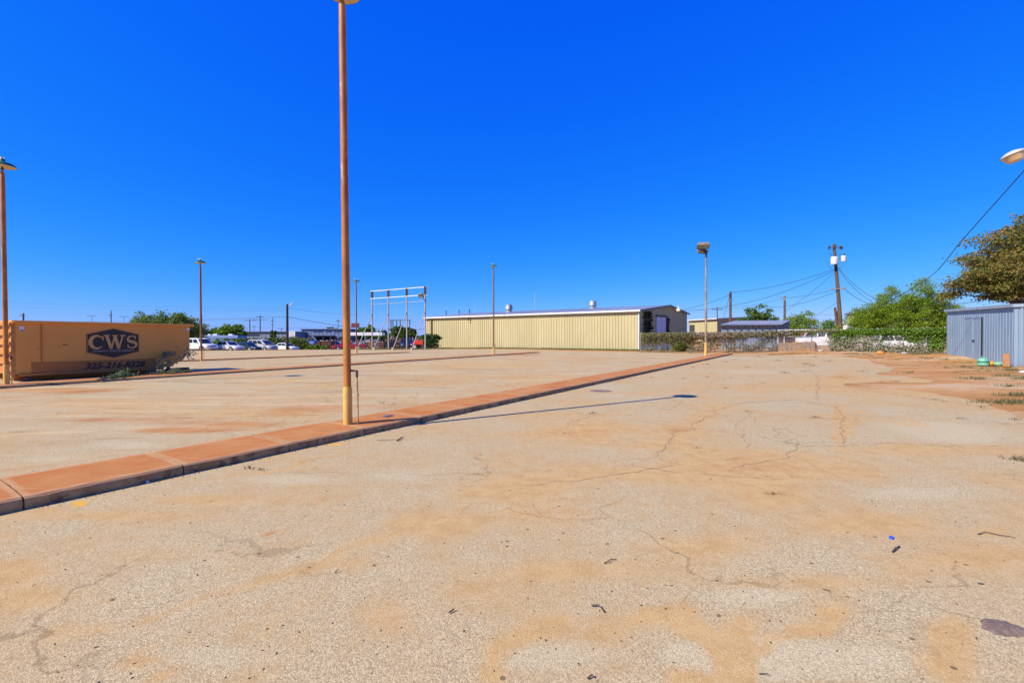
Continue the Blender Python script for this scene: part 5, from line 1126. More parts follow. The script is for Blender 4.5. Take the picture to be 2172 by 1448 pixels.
openbox('brown_bin', 805, 817, 726, 76, 'flat maroon bin at the foot of the second billboard brace', M('maroon_bin', (.17, .075, .07), (.14, .06, .055), 3, .8), 0, 1.5); openbox('black_bin', 819, 832, 725, 76, 'black bin directly right of the maroon bin', M('black_bin_paint', (.02, .018, .02), None, 3, .7), 0, 1.5)
# long white trailer
b = B(778, 106); t = thing('flatbed_trailer', 'long white box trailer roof above the scrap behind the billboard frame', 'trailer', b, R(-2)); w_ = 72*106/F
m = MB(); m.box((0, 0, ZY(708.5, 106)-b.z), (w_, 2.4, .75), 0, .06); build('body', m, white, t, False, True); m = MB()
for x in (-w_*.45, -w_*.1, w_*.2, w_*.45): m.beam((x, -1.1, .4), (x, -1.1, 2.3), .12)
m.box((0, 0, .8), (w_, 2.2, .2)); build('chassis', m, darkm, t, False, True)
for x in (-w_*.35, -w_*.25, w_*.3): m = MB(); m.tube([(x, -1.2, .45), (x, -.9, .45)], .45, 14); build('wheel', m, tyre, t, True, True)
# scrap piles: nobody could count the pieces
def scrap(px0, px1, top, D, n, mat, seed, label):
    rg = np.random.default_rng(seed); m = MB(); hm = ZY(top, D)+1.0
    for k in range(n):
        px = rg.uniform(px0, px1); u = (px-px0)/(px1-px0); y = D+rg.uniform(-2, 3); x = (px-CX)/F*D; hh_ = hm*(.55+.35*mnoise.noise(Vector((u*6, seed, 0)))+.1)*min(1, 4*u+.3, 4*(1-u)+.3)
        s_ = rg.uniform(.15, .7); c_ = Vector((x, y, terrain(x, y)+rg.uniform(0, hh_))); d_ = Vector(rg.normal(size=3)).normalized()*s_
        m.beam(c_-d_, c_+d_, rg.uniform(.05, .35), rg.uniform(.04, .25))
    tag(build('scrap_heap', m, mat), label, 'scrap', None, 'stuff')
sc1 = leafmat('mixed_scrap_metal', (.05, .04, .035), (.16, .13, .12), (.45, .44, .43), tr=0); sc2 = leafmat('brown_scrap_metal', (.04, .028, .022), (.12, .085, .07), (.22, .17, .15), tr=0)
scrap(752, 812, 712, 96, 420, sc1, 1, 'jumbled white and grey scrap behind the red pickup'); scrap(806, 905, 708, 92, 900, sc2, 2, 'brown tangle of scrap metal behind the billboard frame'); scrap(660, 735, 716, 98, 340, sc1, 3, 'white and dark scrap in front of the blue showroom')
b = B(786, 86); t = thing('rusty_machine', 'rusty orange brown upright machine between the first two billboard posts', 'machine', b); m = MB(); m.box((0, 0, .95), (.7, .7, 1.5), 0, .08); m.tube([(-.2, 0, 1.6), (.5, -.3, 2.1)], .1, 8); build('body', m, M('rusty_machine_paint', (.25, .11, .04), (.14, .06, .03), 3, .8), t, False, True); m = MB(); m.box((0, 0, .12), (1.3, 1.0, .2)); build('base', m, darkm, t, False, True)
# red sign on pole
b = B(755, 150); t = thing('red_sign', 'small dark red sign panel above the treetops beside the distant light pole', 'sign', b); m = MB(); m.box((-.2, 0, ZY(690, 150)-b.z), (2.6, .3, 1.5)); build('panel', m, M('dark_red_panel', (.17, .03, .03), None, 3, .6), t, False, True); m = MB(); m.tube([(0, .2, 0), (0, .2, ZY(688, 150)-b.z)], .12, 8); build('post', m, darkm, t, False, True)
# ---------------------------------------------------------------- utility poles
woodm = M('dark_utility_wood', (.10, .055, .035), (.16, .095, .06), 2, .9, bump=.4, stretch=(4, 4, .4)); farw = M('far_pole_wood', (.10, .08, .08), None, 2, .9)
GU = 'distant utility poles against the sky'
def upole(px, top, D, label, r_=.14, arms=((.5, 1.2),), py=None, group=GU, ins=True, mat=None, lamp=False):
    b = B(px, D); h_ = ZY(top, D)-b.z; t = thing('utility_pole', label, 'utility pole', b, 0, group)
    m = MB(); m.tube([(0, 0, -.2), (0, 0, h_)], [r_*1.15, r_*.8], 8); build('pole', m, mat or farw, t, True, True)
    for dz, hw_ in arms:
        m = MB(); m.box((0, -r_, h_-dz), (hw_*2, .12, .14)); 
        for x in (-.9, -.45, .45, .9): m.tube([(x*hw_, -r_, h_-dz), (x*hw_, -r_, h_-dz+.28)], .05, 6)
        build('crossarm', m, mat or farw, t, False, True)
    return t, b, h_
upole(50, 664, 150, 'short dark pole top above the left part of the orange container', .25, ((.8, .9),)); upole(236, 659, 150, 'thin pole with small bracket above the middle of the orange container', .16, ((1.5, .5),))
upole(195.5, 669, 190, 'thin tee shaped lamp mast left of the middle pole above the container', .07, ((.1, 1.9),)); upole(263.5, 671, 190, 'thin tee shaped lamp mast right of the middle pole above the container', .07, ((.1, 1.9),))
upole(428.5, 668, 150, 'thin pole just right of the light pole by the container', .1, ()); upole(530, 676, 160, 'utility pole with one wide crossarm behind the grey building', .18, ((.6, 2.2),))
upole(552, 669, 165, 'tallest double crossarm utility pole behind the grey building', .2, ((1.6, 2.6), (.5, 1.2))); upole(578.5, 673, 175, 'thin pole with small brackets near the dark lamp pole', .12, ((1.5, .5), (3, .4)))
upole(539, 690, 220, 'tiny thin pole between the two crossarm poles', .1, ((.5, .8),)); upole(597, 696, 230, 'tiny crossarm pole just left of the dark lamp pole', .15, ((.5, 1.5),)); upole(717.5, 676, 150, 'thin pole directly left of the tall rusty pole', .1, ((.8, .6),)); upole(1521, 651, 110, 'small pole with insulators between the floodlight pole and the grey shed', .14, ((.6, 1.3), (4.3, 1.6)))
# dark lamp pole near the parked sedan
t, b, h_ = upole(609.5, 645, 78, 'dark wooden lamp pole with curved arm light beside the last parked sedan', .22, (), group=None, mat=M('black_brown_wood', (.035, .028, .028), (.05, .04, .035), 2, .9))
m = MB(); m.tube([(0, 0, h_-.4), (.35, -.05, h_-.25), (.75, -.1, h_+.0)], .04, 6); m.lathe([(.26, 0), (.24, .12), (.12, .22), (.05, .4), (.002, .42)], (.85, -.1, h_-.15), 14); build('lamp', m, M('pale_lamp_cover', (.75, .74, .70)), t, True, True)
upole(655, 699, 86, 'short white and dark post in front of the blue tank', .06, (), group=None)
# substation gantry
t = thing('substation_gantry', 'distant steel gantry with a long top beam seen through the billboard frame', 'gantry', B(850, 220)); 
for px, top in ((829.5, 679), (833.5, 679), (841.5, 679), (849, 679), (869, 679)):
    p = B(px, 220); m = MB(); m.beam((p.x, p.y, p.z), (p.x, p.y, ZY(top, 220)), .38); build('column', m, farw, t)
m = MB(); a, c = P(826, 679, 220), P(872, 679, 220); m.beam(a, c, .35); a, c = P(828, 684, 220), P(834, 684, 220); m.beam(a, c, .2); build('top_beam', m, farw, t)
# transformer pole
b = B(1786, 60); tpt = P(1769, 518, 60); t = thing('transformer_pole', 'leaning wooden utility pole with two pale transformers and a crossarm', 'utility pole', b)
m = MB(); m.tube([b, b.lerp(tpt, .5)+Vector((.05, 0, 0)), tpt], [.27, .22, .17], 12); build('pole', m, woodm, t, True)
def onp(py): k = (b.z-ZY(py, 60))/(b.z-tpt.z); return b.lerp(tpt, k)
q = onp(525); m = MB(); m.box((q.x, q.y-.2, q.z), (1.75, .1, .1)); m.box((q.x+.1, q.y-.2, q.z+.25), (.5, .06, .06)); build('crossarm', m, woodm, t)
for x in (-.85, .62, .82):
    m = MB(); m.lathe([(.05, -.35), (.13, -.3), (.05, -.2), (.14, -.15), (.05, -.05), (.12, 0), (.03, .1), (.01, .25)], (q.x+x, q.y-.25, q.z+.05), 10); build('insulator', m, darkm, t, True)
for px, p0, p1, r_ in ((1763, 546, 562.5, .40), (1782.5, 544, 556, .29)):
    x = (px-CX)/F*60; m = MB(); m.lathe([(.003, 0), (r_*.95, .02), (r_, .1), (r_, ZY(p0, 60)-ZY(p1, 60)-.08), (r_*.9, ZY(p0, 60)-ZY(p1, 60)), (.003, ZY(p0, 60)-ZY(p1, 60)+.06)], (x, 59.5, ZY(p1, 60)), 20); tr_ = build('transformer', m, M('pale_grey_can', (.62, .65, .67), (.5, .53, .56), 3, .4), t, True)
    m = MB(); z_ = ZY(p0, 60); m.lathe([(.07, 0), (.1, .1), (.06, .15), (.1, .25), (.03, .38)], (x+.08, 59.5, z_), 10); m.beam((x, 59.6, z_-.3), (onp(550).x, 60, z_-.3), .08); build('bushing', m, darkm, tr_, True)
q = onp(613); m = MB(); m.box((q.x-.2, q.y-.25, q.z), (1.9, .08, .12)); m.box((q.x+.75, q.y-.25, q.z+.1), (.5, .07, .2)); build('lower_arm', m, wpaint, t)
m = MB()
for a_, c_, e_ in (((1757, 528), (1760, 538), (1768, 545)), ((1784, 530), (1783, 538), (1780, 543)), ((1756, 552), (1757, 566), (1765, 570)), ((1787, 557), (1784, 566), (1778, 569)), ((1789, 540), (1789, 548), (1785, 556))):
    m.tube([P(*a_, 59.4), P(*c_, 59.3), P(*e_, 59.6)], .02, 5)
build('jumper_wires', m, darkm, t, True)
m = MB()
for k in range(9): z_ = .8+k*.75; m.beam((b.x+.25-z_*.07, 59.8, z_), (b.x+.45-z_*.07, 59.8, z_+.05), .05)
build('climbing_pegs', m, wpaint, t)
m = MB()
for px0, py0, px1, py1, r_ in ((1781, 700, 1771, 652, .15), (1784, 700, 1777, 660, .12)): m.tube([P(px0, py0, 61)-Vector((0, 0, 2.2)), P(px1, py1, 61)], [r_*1.1, r_], 8)
o = build('broken_pole_stub', m, woodm, None, True); tag(o, 'two broken wooden pole stubs lashed beside the transformer pole base', 'pole stub')
# other right poles
for px, top, D_, lab in ((1549, 618.5, 63, 'dark wooden pole behind the yellow annex holding several wires'), (1664, 628, 72, 'dark wooden pole behind the round dark tree')):
    b_ = B(px, D_); t2 = thing('utility_pole', lab, 'utility pole', b_); h_ = ZY(top, D_)-b_.z; m = MB(); m.tube([(0, 0, -.1), (0, 0, h_)], [.2, .15], 10); build('pole', m, woodm, t2, True, True)
    m = MB(); m.box((-.1, -.2, h_-.45), (.12, .2, .5)); m.tube([(-.12, -.25, h_-.4), (-.5 if px < 1600 else -1.0, -.3, h_-.2 if px > 1600 else h_-.5)], .03, 6); 
    if px > 1600: m.box((-1.05, -.3, h_-.2), (.35, .2, .12))
    build('bracket', m, darkm if px < 1600 else wpaint, t2, False, True)
# ---------------------------------------------------------------- wires
wirem = M('black_cable', (.02, .02, .022), None, 3, .6); wgrey = M('far_cable', (.06, .08, .12), None, 3, .6)
def wire(a, c, sag, r_, label, mat=wirem, n=14):
    m = MB(); pts = []
    for i in range(n+1):
        u = i/n; p = a.lerp(c, u); p.z -= sag*4*u*(1-u); pts.append(p)
    m.tube(pts, r_, 5); tag(build('overhead_wire', m, mat, None, True), label, 'wire', 'overhead wires')
TP = lambda py: onp(py)+Vector((0, -.25, 0))
p1549 = P(1549, 620, 63); p1549b = P(1546, 626, 63); p1664 = P(1664, 632, 72)
wire(TP(569), p1549, .55, .024, 'thick wire from the transformer pole to the pole behind the yellow annex'); wire(TP(571), P(1447, 659, 64), 1.3, .024, 'long thick wire from the transformer pole down to the yellow building gable')
wire(p1549b, P(1444, 657, 64), .25, .022, 'wire from the annex pole to the yellow building gable'); wire(p1549, P(1534, 676, 60), .1, .02, 'steep thin wire dropping from the annex pole')
wire(TP(572), P(1664, 660, 72)+Vector((.1, 0, 0)), .3, .018, 'thin wire dropping left from the transformer pole'); wire(TP(612), p1664, .2, .02, 'upper wire between transformer pole and the pole by the round tree'); wire(TP(615), P(1600, 648, 76), 1.0, .022, 'lower sagging wire left of the transformer pole'); wire(p1664, P(1521, 656, 110), .4, .015, 'faint wire from the round tree pole to the left')
wire(TP(637), P(1700, 684, 66), .2, .015, 'thin guy wire low on the left of the transformer pole'); wire(TP(569)+Vector((.2, 0, 0)), P(1862, 636, 56), .5, .024, 'thick wire from the transformer pole into the big green tree'); wire(TP(572)+Vector((.2, 0, 0)), P(1850, 640, 58), .5, .02, 'thinner wire beside the thick one right of the transformer pole')
wire(TP(613)+Vector((.7, 0, 0)), P(1845, 645, 58), .2, .026, 'lower wire from the white arm into the big green tree'); wire(P(1862, 650, 56), P(2080, 638, 36), .3, .02, 'wire crossing in front of the big green tree'); ctl = [Vector(v) for v in ((18.5, 8.0, 16.2), (20.9, 14.2, 12.4), (24.7, 24.6, 7.2), (26.3, 28.8, 5.25), (29.5, 37, 3.9))]+[P(1862, 652, 66)]
def spline(c, n=8):
    o = []; c = [c[0]]+c+[c[-1]]
    for k in range(1, len(c)-2):
        for q in range(n):
            u = q/n; o.append(.5*((2*c[k])+(c[k+1]-c[k-1])*u+(2*c[k-1]-5*c[k]+4*c[k+1]-c[k+2])*u*u+(3*c[k]-c[k-1]-3*c[k+1]+c[k+2])*u**3))
    return o+[c[-2]]
for k, (off_, r_, lab) in enumerate(((Vector((0, 0, 0)), .014, 'service wire climbing to the upper right corner past the brown tree'), (Vector((-.10, .02, -.09)), .008, 'thinner wire added under the upper right service wire for its shadow'))):  # second wire is added to cast another shadow line on the blue shed
    tag(build('overhead_wire', MB().tube([p+off_ for p in spline(ctl)], r_, 6), wirem, None, True), lab, 'wire', 'overhead wires')
for k, (py0, py1, pxe) in enumerate(((640, 652, 900), (652, 658, 900), (678, 680, 620), (688, 690, 430))):
    pass
wire(P(-60, 679, 110), P(609, 671.5, 78), .6, .035, 'lower dark wire across the sky above the container to the dark lamp pole', wgrey); wire(P(609.5, 671.5, 78), P(915, 697, 98), 1.0, .035, 'dark wire falling right from the dark lamp pole', wgrey)
wire(P(-60, 636, 120), P(610, 653, 78), .5, .016, 'topmost faint wire over the container', wgrey); wire(P(-60, 648, 120), P(610, 658, 78), .4, .016, 'second faint wire over the container', wgrey); wire(P(610, 653, 78), P(760, 668, 90), .2, .016, 'faint wire right of the dark lamp pole', wgrey)
wire(P(430, 690, 140), P(735, 693, 150), .5, .025, 'low faint wire above the grey building', wgrey); wire(P(1700, 668, 140), P(1830, 662, 130), .4, .03, 'low distant wire behind the transformer pole base', wgrey); wire(P(1695, 675, 140), P(1830, 676, 130), .3, .03, 'lowest distant wire behind the transformer pole base', wgrey)
#%%SMALL
# ---------------------------------------------------------------- small things on the ground
def gp(px, py): p = G(px, py, LZ); return p
b = G(2085, 776); k_ = b.y/F
t = thing('gas_cylinder', 'mint green refrigerant cylinder with handle standing by the blue shed', 'gas cylinder', b)
mint = M('mint_paint', (.14, .42, .27), (.20, .48, .34), 4, .45, c3=(.05, .28, .18), thr3=(.6, .7)); r_ = 9.2*k_; h_ = 17*k_
m = MB(); m.lathe([(.003, 0), (r_*.85, .01), (r_, .05), (r_, h_*.7), (r_*.85, h_*.9), (r_*.3, h_), (.003, h_)], (0, 0, 0), 20); build('body', m, mint, t, True, True); m = MB(); m.tube([(-r_*.4, 0, h_*.95), (-r_*.4, 0, h_+.09), (r_*.4, 0, h_+.09), (r_*.4, 0, h_*.95)], .012, 6); m.tube([(0, 0, h_), (0, 0, h_+.06)], .02, 6); build('handle', m, mint, t, True, True)
m = MB(); m.tube([(0, 0, h_*.42), (0, 0, h_*.62)], r_*1.01, 20, False); build('band', m, M('dark_green_band', (.03, .17, .12), None, 3, .5), t, True, True)
def ball(name, px, py, rx, ry, label, mat, cat):
    b = G(px, py); k = b.y/F; m = MB(); n_ = 9
    m.lathe([(max(.003, rx*k*math.sin(math.pi*i/n_)), ry*k*(1-math.cos(math.pi*i/n_))) for i in range(n_+1)], (0, 0, 0), 18); t = thing(name, label, cat, b); build('shell', m, mat, t, True, True); m = MB(); m.tube([(rx*k*.4, -.02, ry*k*1.8), (rx*k*.5, -.03, ry*k*2.1)], .02, 8); build('valve', m, mat, t, True, True)
ball('gas_cylinder', 2101.5, 776, 6.5, 5.2, 'orange yellow round cylinder lying between the two green ones', M('orange_yellow_paint', (.62, .27, .02), (.5, .2, .02), 4, .5), 'gas cylinder')
ball('gas_cylinder', 2117, 776.5, 8, 4.8, 'pale green rounded cylinder lying left of the leaning board', M('green_speckle_paint', (.16, .42, .24), (.26, .48, .30), 5, .5), 'gas cylinder')
b = G(2132, 778); m = MB(); a_ = Vector((0, 0, .02)); m.add([], []); m.beam((-.22, -.25, .0), (.22, .15, .66), .24, .06); o = build('leaning_board', m, M('brown_board', (.33, .15, .05), (.25, .11, .04), 3, .8)); o.location = b; tag(o, 'short brown board leaning against the blue shed', 'board')
# pillow, plate, rag
def rag(name, px, py, w_, h_, label, mat, cat, seed, thk=.05):
    b = G(px, py, .0); k = b.y/F; rg = np.random.default_rng(seed); W_ = w_*k; Hh = h_*k; m = MB(); n_ = 9; vs = []
    for i in range(n_):
        for j in range(n_):
            u, v = i/(n_-1)*2-1, j/(n_-1)*2-1; r2 = max(0, 1-(u*u*.95+v*v*.95)); z = Hh*r2**.6*(.75+.5*mnoise.noise(Vector((u*2.2, v*2.2, seed)))); q_ = 1+.35*mnoise.noise(Vector((u*1.6+seed, v*1.6, 3))); vs.append((u*W_/2*(1-.15*v*v)*q_, v*W_*.35*(1-.15*u*u)*q_, z+.006))
    m.add(vs, [(i*n_+j, (i+1)*n_+j, (i+1)*n_+j+1, i*n_+j+1) for i in range(n_-1) for j in range(n_-1)]); m.add([(x, y, .0) for x, y, z in vs], [(i*n_+j, i*n_+j+1, (i+1)*n_+j+1, (i+1)*n_+j) for i in range(n_-1) for j in range(n_-1)])
    o = build(name, m, mat, None, True); o.location = b+Vector((0, 0, .005)); tag(o, label, cat)
rag('orange_bag', 1868, 749.5, 18, 7, 'crumpled orange bag on the dirt in front of the fence', M('orange_plastic', (.72, .22, .03), (.6, .16, .02), 6, .6), 'bag', 1)
rag('white_scrap', 1918, 748.8, 13, 2.4, 'flat white scrap on the dirt below the abandoned car', white, 'litter', 2); rag('white_paper', 2169, 790, 12, 4, 'crumpled white paper at the right edge near the blue shed', M('paper_white', (.78, .76, .76), None, 9, .8), 'litter', 3)
rag('white_scrap', 1741, 744.5, 12, 5, 'pale rubbish heap at the fence below the pickup', M('grey_rubbish', (.42, .38, .36), (.3, .25, .22), 9, .8), 'litter', 4)
rag('bark_piece', 2129, 1340, 92, 16, 'mottled dark bark piece with orange lichen at the right foreground', M('lichen_bark', (.15, .10, .075), (.25, .18, .13), 22, .9, bump=.6, c3=(.50, .24, .06), thr3=(.64, .68), s3=.6), 'bark', 5)
rag('dead_leaf', 237, 1278, 20, 6, 'curled yellow brown leaf in the left foreground', M('brown_leaf', (.30, .17, .05), (.14, .08, .03), 20, .8), 'leaf', 6); rag('leaf_clump', 313, 1028, 9, 10, 'small pale crumpled paper at the kerb foot', M('paper_grey', (.55, .55, .52), (.35, .35, .34), 30, .8), 'litter', 7)
rag('red_leaf', 1702, 1426, 12, 5, 'small dark red leaf near the bottom edge', M('dark_red_leaf', (.16, .03, .02), None, 30, .7), 'leaf', 8); rag('dark_leaf', 2081, 1244, 16, 6, 'single dark grey leaf above the bark piece', M('grey_leaf', (.06, .06, .05), None, 30, .8), 'leaf', 9)
b = gp(1891, 1142); m = MB(); m.lathe([(.003, .016), (.013, .016), (.015, .012), (.015, 0)], (0, 0, 0), 16); m.lathe([(.0155, .0), (.0155, .003), (.015, .004)], (0, 0, 0), 16); o = build('bottle_cap', m, M('blue_plastic', (.02, .08, .60), None, 9, .4), None, True); o.location = b+Vector((0, 0, .002)); tag(o, 'tiny bright blue bottle cap on the paving', 'bottle cap')
stickm = M('dark_stick', (.075, .045, .028), (.12, .08, .05), 30, .9)
def stick(pts, r_, label):
    r_ *= .6
    m = MB(); w = [gp(*p)+Vector((0, 0, r_+.003)) for p in pts]; o = build('stick', MB().tube([p-w[0]+Vector((0, 0, .008*(i % 2))) for i, p in enumerate(w)], [r_*(1-.4*i/len(w)) for i in range(len(w))], 6), stickm, None, True); o.location = w[0]; tag(o, label, 'stick', 'dry sticks on the paving')
stick([(2074, 1134), (2090, 1131), (2120, 1136), (2154, 1143)], .006, 'longest curved dark stick near the right edge'); stick([(1282, 1196), (1296, 1190), (1307, 1187)], .006, 'short straight dark stick in the middle of the paving'); stick([(1893, 1172), (1900, 1166), (1908, 1160)], .010, 'stubby brown stick just below the blue bottle cap')
stick([(710, 1216), (718, 1212)], .006, 'tiny dark stick left of centre in the foreground'); stick([(953, 1301), (963, 1296)], .008, 'tiny dark stick below the centre left foreground'); stick([(800, 934), (842, 934)], .006, 'thin twig lying on the paving in front of the near pole'); stick([(842, 936), (854, 929)], .016, 'thick short twig end beside the thin twig near the pole')
stick([(1246, 1441), (1256, 1437), (1260, 1439)], .007, 'small dark twig at the bottom edge of the picture'); stick([(1610, 1430), (1630, 1434)], .004, 'fine pale twig near the bottom centre'); stick([(1745, 1250), (1762, 1257)], .004, 'fine twig right of the pale patch'); stick([(1255, 1286), (1270, 1288), (1282, 1300)], .008, 'broken dark twig cluster in the mid foreground')
# crumbs of bark, leaf and grit
rg = np.random.default_rng(77); m = MB()
for k in range(700):
    D_ = 1.9*(1+rg.exponential(1.3)); px = rg.uniform(-200, 2400); x = (px-CX)/F*D_
    if D_ > 30 or sdf(np.array([x]), np.array([D_]))[0] < .3: continue
    sd_ = (x-kp.x)*kn.x+(D_-kp.y)*kn.y
    if -1.15 < sd_ < .05: continue
    s_ = rg.uniform(.0012, .0045)*(1+D_*.09); c_ = Vector((x, D_, LZ+s_*.3)); d_ = Vector((rg.normal(), rg.normal(), rg.normal()*.2)).normalized()*s_*rg.uniform(.6, 1.9)
    m.beam(c_-d_, c_+d_, s_, s_*.5)
for k in range(900):
    q = kp+KD*rg.uniform(.2, 16)+kn*abs(rg.normal()*.045)+kn*.012; s_ = rg.uniform(.002, .007); c_ = Vector((q.x, q.y, LZ+s_*.4)); d_ = Vector((rg.normal(), rg.normal(), rg.normal()*.3)).normalized()*s_*rg.uniform(.6, 2.2)
    m.beam(c_-d_, c_+d_, s_, s_*.6)
tag(build('litter_crumbs', m, leafmat('crumb', (.03, .022, .018), (.07, .05, .035), (.22, .14, .07), tr=0)), 'scattered crumbs of bark, dry leaf and grit over the paving', 'debris', None, 'stuff')
# grass tufts
def blades(pts, hlo, hhi, wd, spread, n, seed):
    rg = np.random.default_rng(seed); V = []; Fq = []; i = 0
    for (x, y, z, sc, el) in pts:
        for k in range(int(n*sc)):
            a = rg.uniform(0, 6.28); r_ = spread*sc*abs(rg.normal()); bx, by = x+math.cos(a)*r_*el, y+math.sin(a)*r_; h_ = rg.uniform(hlo, hhi)*min(1.3, sc); ln = rg.uniform(.2, 1.1)*h_; ta = rg.uniform(0, 6.28); tx, ty = math.cos(ta)*ln, math.sin(ta)*ln; px_, py_ = -math.sin(ta)*wd, math.cos(ta)*wd
            V += [(bx-px_, by-py_, z), (bx+px_, by+py_, z), (bx+tx*.45+px_*.7, by+ty*.45+py_*.7, z+h_*.7), (bx+tx*.45-px_*.7, by+ty*.45-py_*.7, z+h_*.7), (bx+tx, by+ty, z+h_)]
            Fq += [(i, i+1, i+2, i+3), (i+3, i+2, i+4, i+4)]; i += 5
    return np.array(V), [tuple(dict.fromkeys(f)) for f in Fq]
def tufts(name, pts, hlo, hhi, wd, spread, n, seed, mat, label):
    V, Fq = blades(pts, hlo, hhi, wd, spread, n, seed); me = bpy.data.meshes.new(name); me.from_pydata(V.tolist(), [], Fq); me.materials.append(mat); o = bpy.data.objects.new(name, me); COL.objects.link(o); tag(o, label, 'weeds', None, 'stuff')
grassm = leafmat('dry_green_grass', (.10, .12, .03), (.17, .17, .06), (.28, .23, .11), tr=.3); grassd = leafmat('crack_grass', (.05, .055, .02), (.12, .09, .04), (.20, .14, .07), tr=.2)
pts = [(*(lambda g: g)(G(px, py, LZ)), sc*max(1, G(px, py).y/11), el) for px, py, sc, el in [(1610, 757, .8, 3), (1560, 763, .5, 3), (1650, 765, .6, 3), (1500, 773, .5, 2), (1585, 779, .5, 2), (1760, 766, .6, 3), (1620, 812, .4, 3), (1380, 800, .3, 2), (1655, 752, .6, 3), (1460, 765, .5, 3), (1830, 788, .6, 3), (2168, 977, 1.0, 1.5), (2150, 974, .8, 1.5), (1985, 848, .6, 2), (2083, 863, .6, 2), (2040, 888, .6, 2.5), (2155, 890, .7, 2), (1727, 885, .5, 2), (1586, 873, .5, 2), (1258, 876, .6, 2), (1251, 879, .4, 2), (1710, 772, .9, 2.2), (1722, 776, .8, 2.2), (1665, 791, .8, 1.8), (1705, 788, .5, 3), (1900, 809, .7, 3), (1870, 811, .6, 3), (1538, 823, .5, 1), (1470, 779, .4, 1), (1500, 800, .3, 2), (1550, 801, .3, 2), (1595, 799, .3, 2), (1540, 768, .4, 2), (1508, 792, .3, 2),
    (1480, 950, .3, 2), (1200, 919, .3, 2), (530, 993, .6, 1.5), (555, 996, .4, 2), (190, 1050, .3, 3), (1730, 757, .5, 2), (1640, 752, .5, 3), (1450, 803, .4, 2.5), (1640, 1048, .35, 3), (1960, 845, .4, 4), (2000, 852, .4, 4), (1335, 880, .3, 3)]]
tufts('crack_weeds', pts, .02, .08, .0025, .07, 60, 1, grassd, 'small dry weeds growing out of the paving cracks')
pts = []
rg = np.random.default_rng(12)
for px, py, rx, ry, k in ((2060, 780, 55, 3, 9), (2130, 798, 22, 2, 5), (2168, 803, 10, 3, 6), (2075, 804, 30, 2, 5), (2145, 839, 40, 1.5, 8), (2140, 820, 40, 1.5, 4), (1990, 788, 80, 5, 6), (1960, 762, 90, 5, 12), (1880, 760, 60, 4, 8), (2130, 855, 60, 3, 10), (2050, 770, 50, 4, 8), (1400, 747.3, 60, .8, 26), (1560, 748, 80, .8, 22), (1700, 750, 60, 1, 16), (1820, 751, 60, 1, 16), (1950, 751, 50, 1.5, 16), (2110, 776, 40, 2, 14), (2150, 786, 20, 4, 8)):
    for j in range(k):
        q = G(px+rg.normal()*rx*.5, py+rg.normal()*ry*.5); pts.append((q.x, q.y, q.z, rg.uniform(.6, 1.2), 2))
tufts('dirt_weeds', pts, .04, .13, .006, .16, 50, 2, grassm, 'dry green weeds in patches on the bare orange dirt')
pts = []
for j in range(420):
    px = rg.uniform(752, 1360); y = rg.uniform(56.5, 60.5) if px < 905 else None
    if y is None: u = (px-905)/455; base = BL.lerp(BR, min(1, max(0, (px-905)/455*1.0))); dd_ = rg.uniform(.2, 2.2 if px < 1020 else 1.0); s_ = (lambda uu: uu)(0); p_ = B(px, 10); U = (px-CX)/F; dl = BR-BL; tt = (U*BL.y-BL.x)/(dl.x-U*dl.y); p_ = BL+dl*tt+fn_*dd_; x, y = p_.x, p_.y
    else: x = (px-CX)/F*y
    pts.append((x, y, terrain(x, y), rg.uniform(.7, 1.3), 2.5))
tufts('grass_strip', pts, .06, .22, .012, .4, 60, 3, leafmat('strip_grass', (.10, .14, .03), (.18, .20, .06), (.27, .24, .10), tr=.3), 'ragged green grass strip below the billboard frame and yellow wall')
pts = []
for j in range(240):
    px = rg.uniform(398, 760); y = rg.uniform(58, 64) if px < 470 else rg.uniform(69, 74); x = (px-CX)/F*y; pts.append((x, y, terrain(x, y), rg.uniform(.6, 1.2), 2.5))
tufts('lot_edge_weeds', pts, .05, .2, .012, .5, 40, 4, grassm, 'brown green weeds along the edge in front of the parked cars')
# tall thin weed stalks beyond the near kerb
m = MB()
for px, py in ((812, 874), (820, 872), (828, 870), (836, 868), (878, 858), (884, 857), (800, 876)):
    p = gp(px, py); x, y = rg.normal()*.05, rg.normal()*.05; tpz = rg.uniform(.12, .26); m.tube([p, p+Vector((x, y, tpz*.6)), p+Vector((x*2, y*2, tpz))], .0015, 3)
    for j in range(5): q = p+Vector((x*2, y*2, tpz)); m.tube([q-Vector((0, 0, .05*rg.uniform())), q+Vector((rg.normal()*.04, rg.normal()*.03, .03))], .0012, 3)
tag(build('weed_stalks', m, leafmat('stalk', (.15, .12, .05), (.25, .2, .1), (.3, .25, .15), tr=0)), 'thin dry weed stalks behind the kerb right of the near pole', 'weeds')
# metal plates in the kerb and the drain cover
def plate(name, px, py, dz, w_, d_, label, mat, rz, cat):
    b = G(px, py, dz); m = MB(); m.box((0, 0, .003), (w_, d_, .006), rz, .001); o = build(name, m, mat); o.location = b; tag(o, label, cat)
plate('kerb_plate', 823, 882, .134, .16, .12, 'small dark blue square plate set in the kerb right of the near pole', M('blue_grey_plate', (.06, .08, .14), (.09, .10, .15), 9, .5), math.atan2(KD.y, KD.x), 'plate')
b = G(1274, 829, LZ); m = MB(); m.lathe([(.003, .004), (.28, .004), (.30, .003), (.30, 0)], (0, 0, 0), 24); o = build('manhole_cover', m, M('rusty_cover', (.20, .12, .08), (.27, .17, .11), 12, .8), None, True); o.location = b+Vector((0, 0, .001)); tag(o, 'flat rusty round cover in the paving beyond the kerb', 'manhole cover')
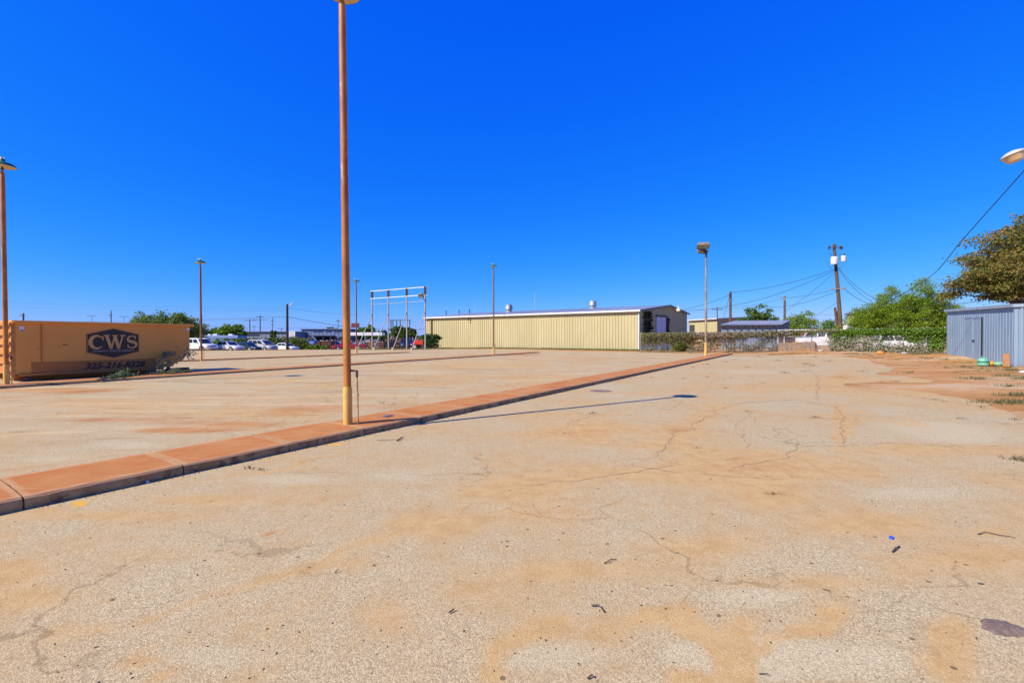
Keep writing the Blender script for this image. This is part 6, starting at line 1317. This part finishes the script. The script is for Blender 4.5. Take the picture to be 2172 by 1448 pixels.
# cut branches by the container
def cut_branch(pa, pb, D_off, lift, n, seed, label, leaf, ls=.045):
    a, c = pa, pb; rg = np.random.default_rng(seed); t = thing('cut_branch', label, 'branch', a, 0, 'cut branches dumped by the container'); m = MB(); C = []
    main = [a.lerp(c, u)+Vector((0, 0, lift*math.sin(u*2.2))) for u in np.linspace(0, 1, 7)]; m.tube(main, [.022, .02, .017, .014, .011, .008, .004], 6)
    for k in range(n):
        u = rg.uniform(.15, 1); i = min(5, int(u*6)); p = main[i].lerp(main[i+1], u*6-i); d = Vector((rg.normal(), rg.normal(), rg.normal()*.4)).normalized()*rg.uniform(.1, .32)+(c-a).normalized()*.3; e = p+d; e.z = max(e.z, a.z+.03); m.tube([p, p.lerp(e, .5)+Vector((0, 0, .04)), e], [.008, .006, .003], 4)
        for j in range(12): v = rg.uniform(.1, 1.05); q = p.lerp(e, v); C.append((q.x+rg.normal()*.04, q.y+rg.normal()*.04, max(a.z+.02, q.z+rg.normal()*.04-.02)))
    build('stem', m, barkm, t, True); V, Fq = leaf_quads(np.array(C), ls, seed=seed, aspect=2.6); fast_mesh('leaves', V, Fq, leaf, t)
drab = leafmat('wilted_leaf', (.16, .20, .09), (.27, .31, .15), (.42, .43, .25), tr=.3)
e_ = lambda px, py, D_: P(px, py, D_)
g1 = G(318, 796); 
cut_branch(G(312, 797)+Vector((0, 0, .12)), P(372, 740, g1.y+1.4), 0, .1, 14, 1, 'tall wilted branch leaning up against the right end of the container', drab)
cut_branch(G(318, 797)+Vector((0, 0, .12)), P(402, 756, g1.y+1.0), 0, .12, 17, 2, 'second wilted branch reaching right past the container corner', drab)
cut_branch(G(300, 803)+Vector((0, 0, .14)), P(405, 790, g1.y+.3), 0, .05, 26, 3, 'green branch lying along the kerb below the container corner', leafmat('fresh_cut_leaf', (.06, .11, .02), (.12, .19, .05), (.18, .25, .08)))
cut_branch(G(205, 812)+Vector((0, 0, .10)), P(275, 800, g1.y-1.6), 0, .10, 30, 4, 'arched dark green branch lying under the phone number', leafmat('dark_cut_leaf', (.05, .10, .03), (.09, .17, .05), (.17, .26, .10)), .04)
cut_branch(G(215, 812)+Vector((0, 0, .05)), P(300, 806, g1.y-1.2), 0, .05, 22, 5, 'flattened green branch spilling over the kerb edge', leafmat('dark_cut_leaf', (.05, .10, .03), (.09, .17, .05), (.17, .26, .10)), .06)
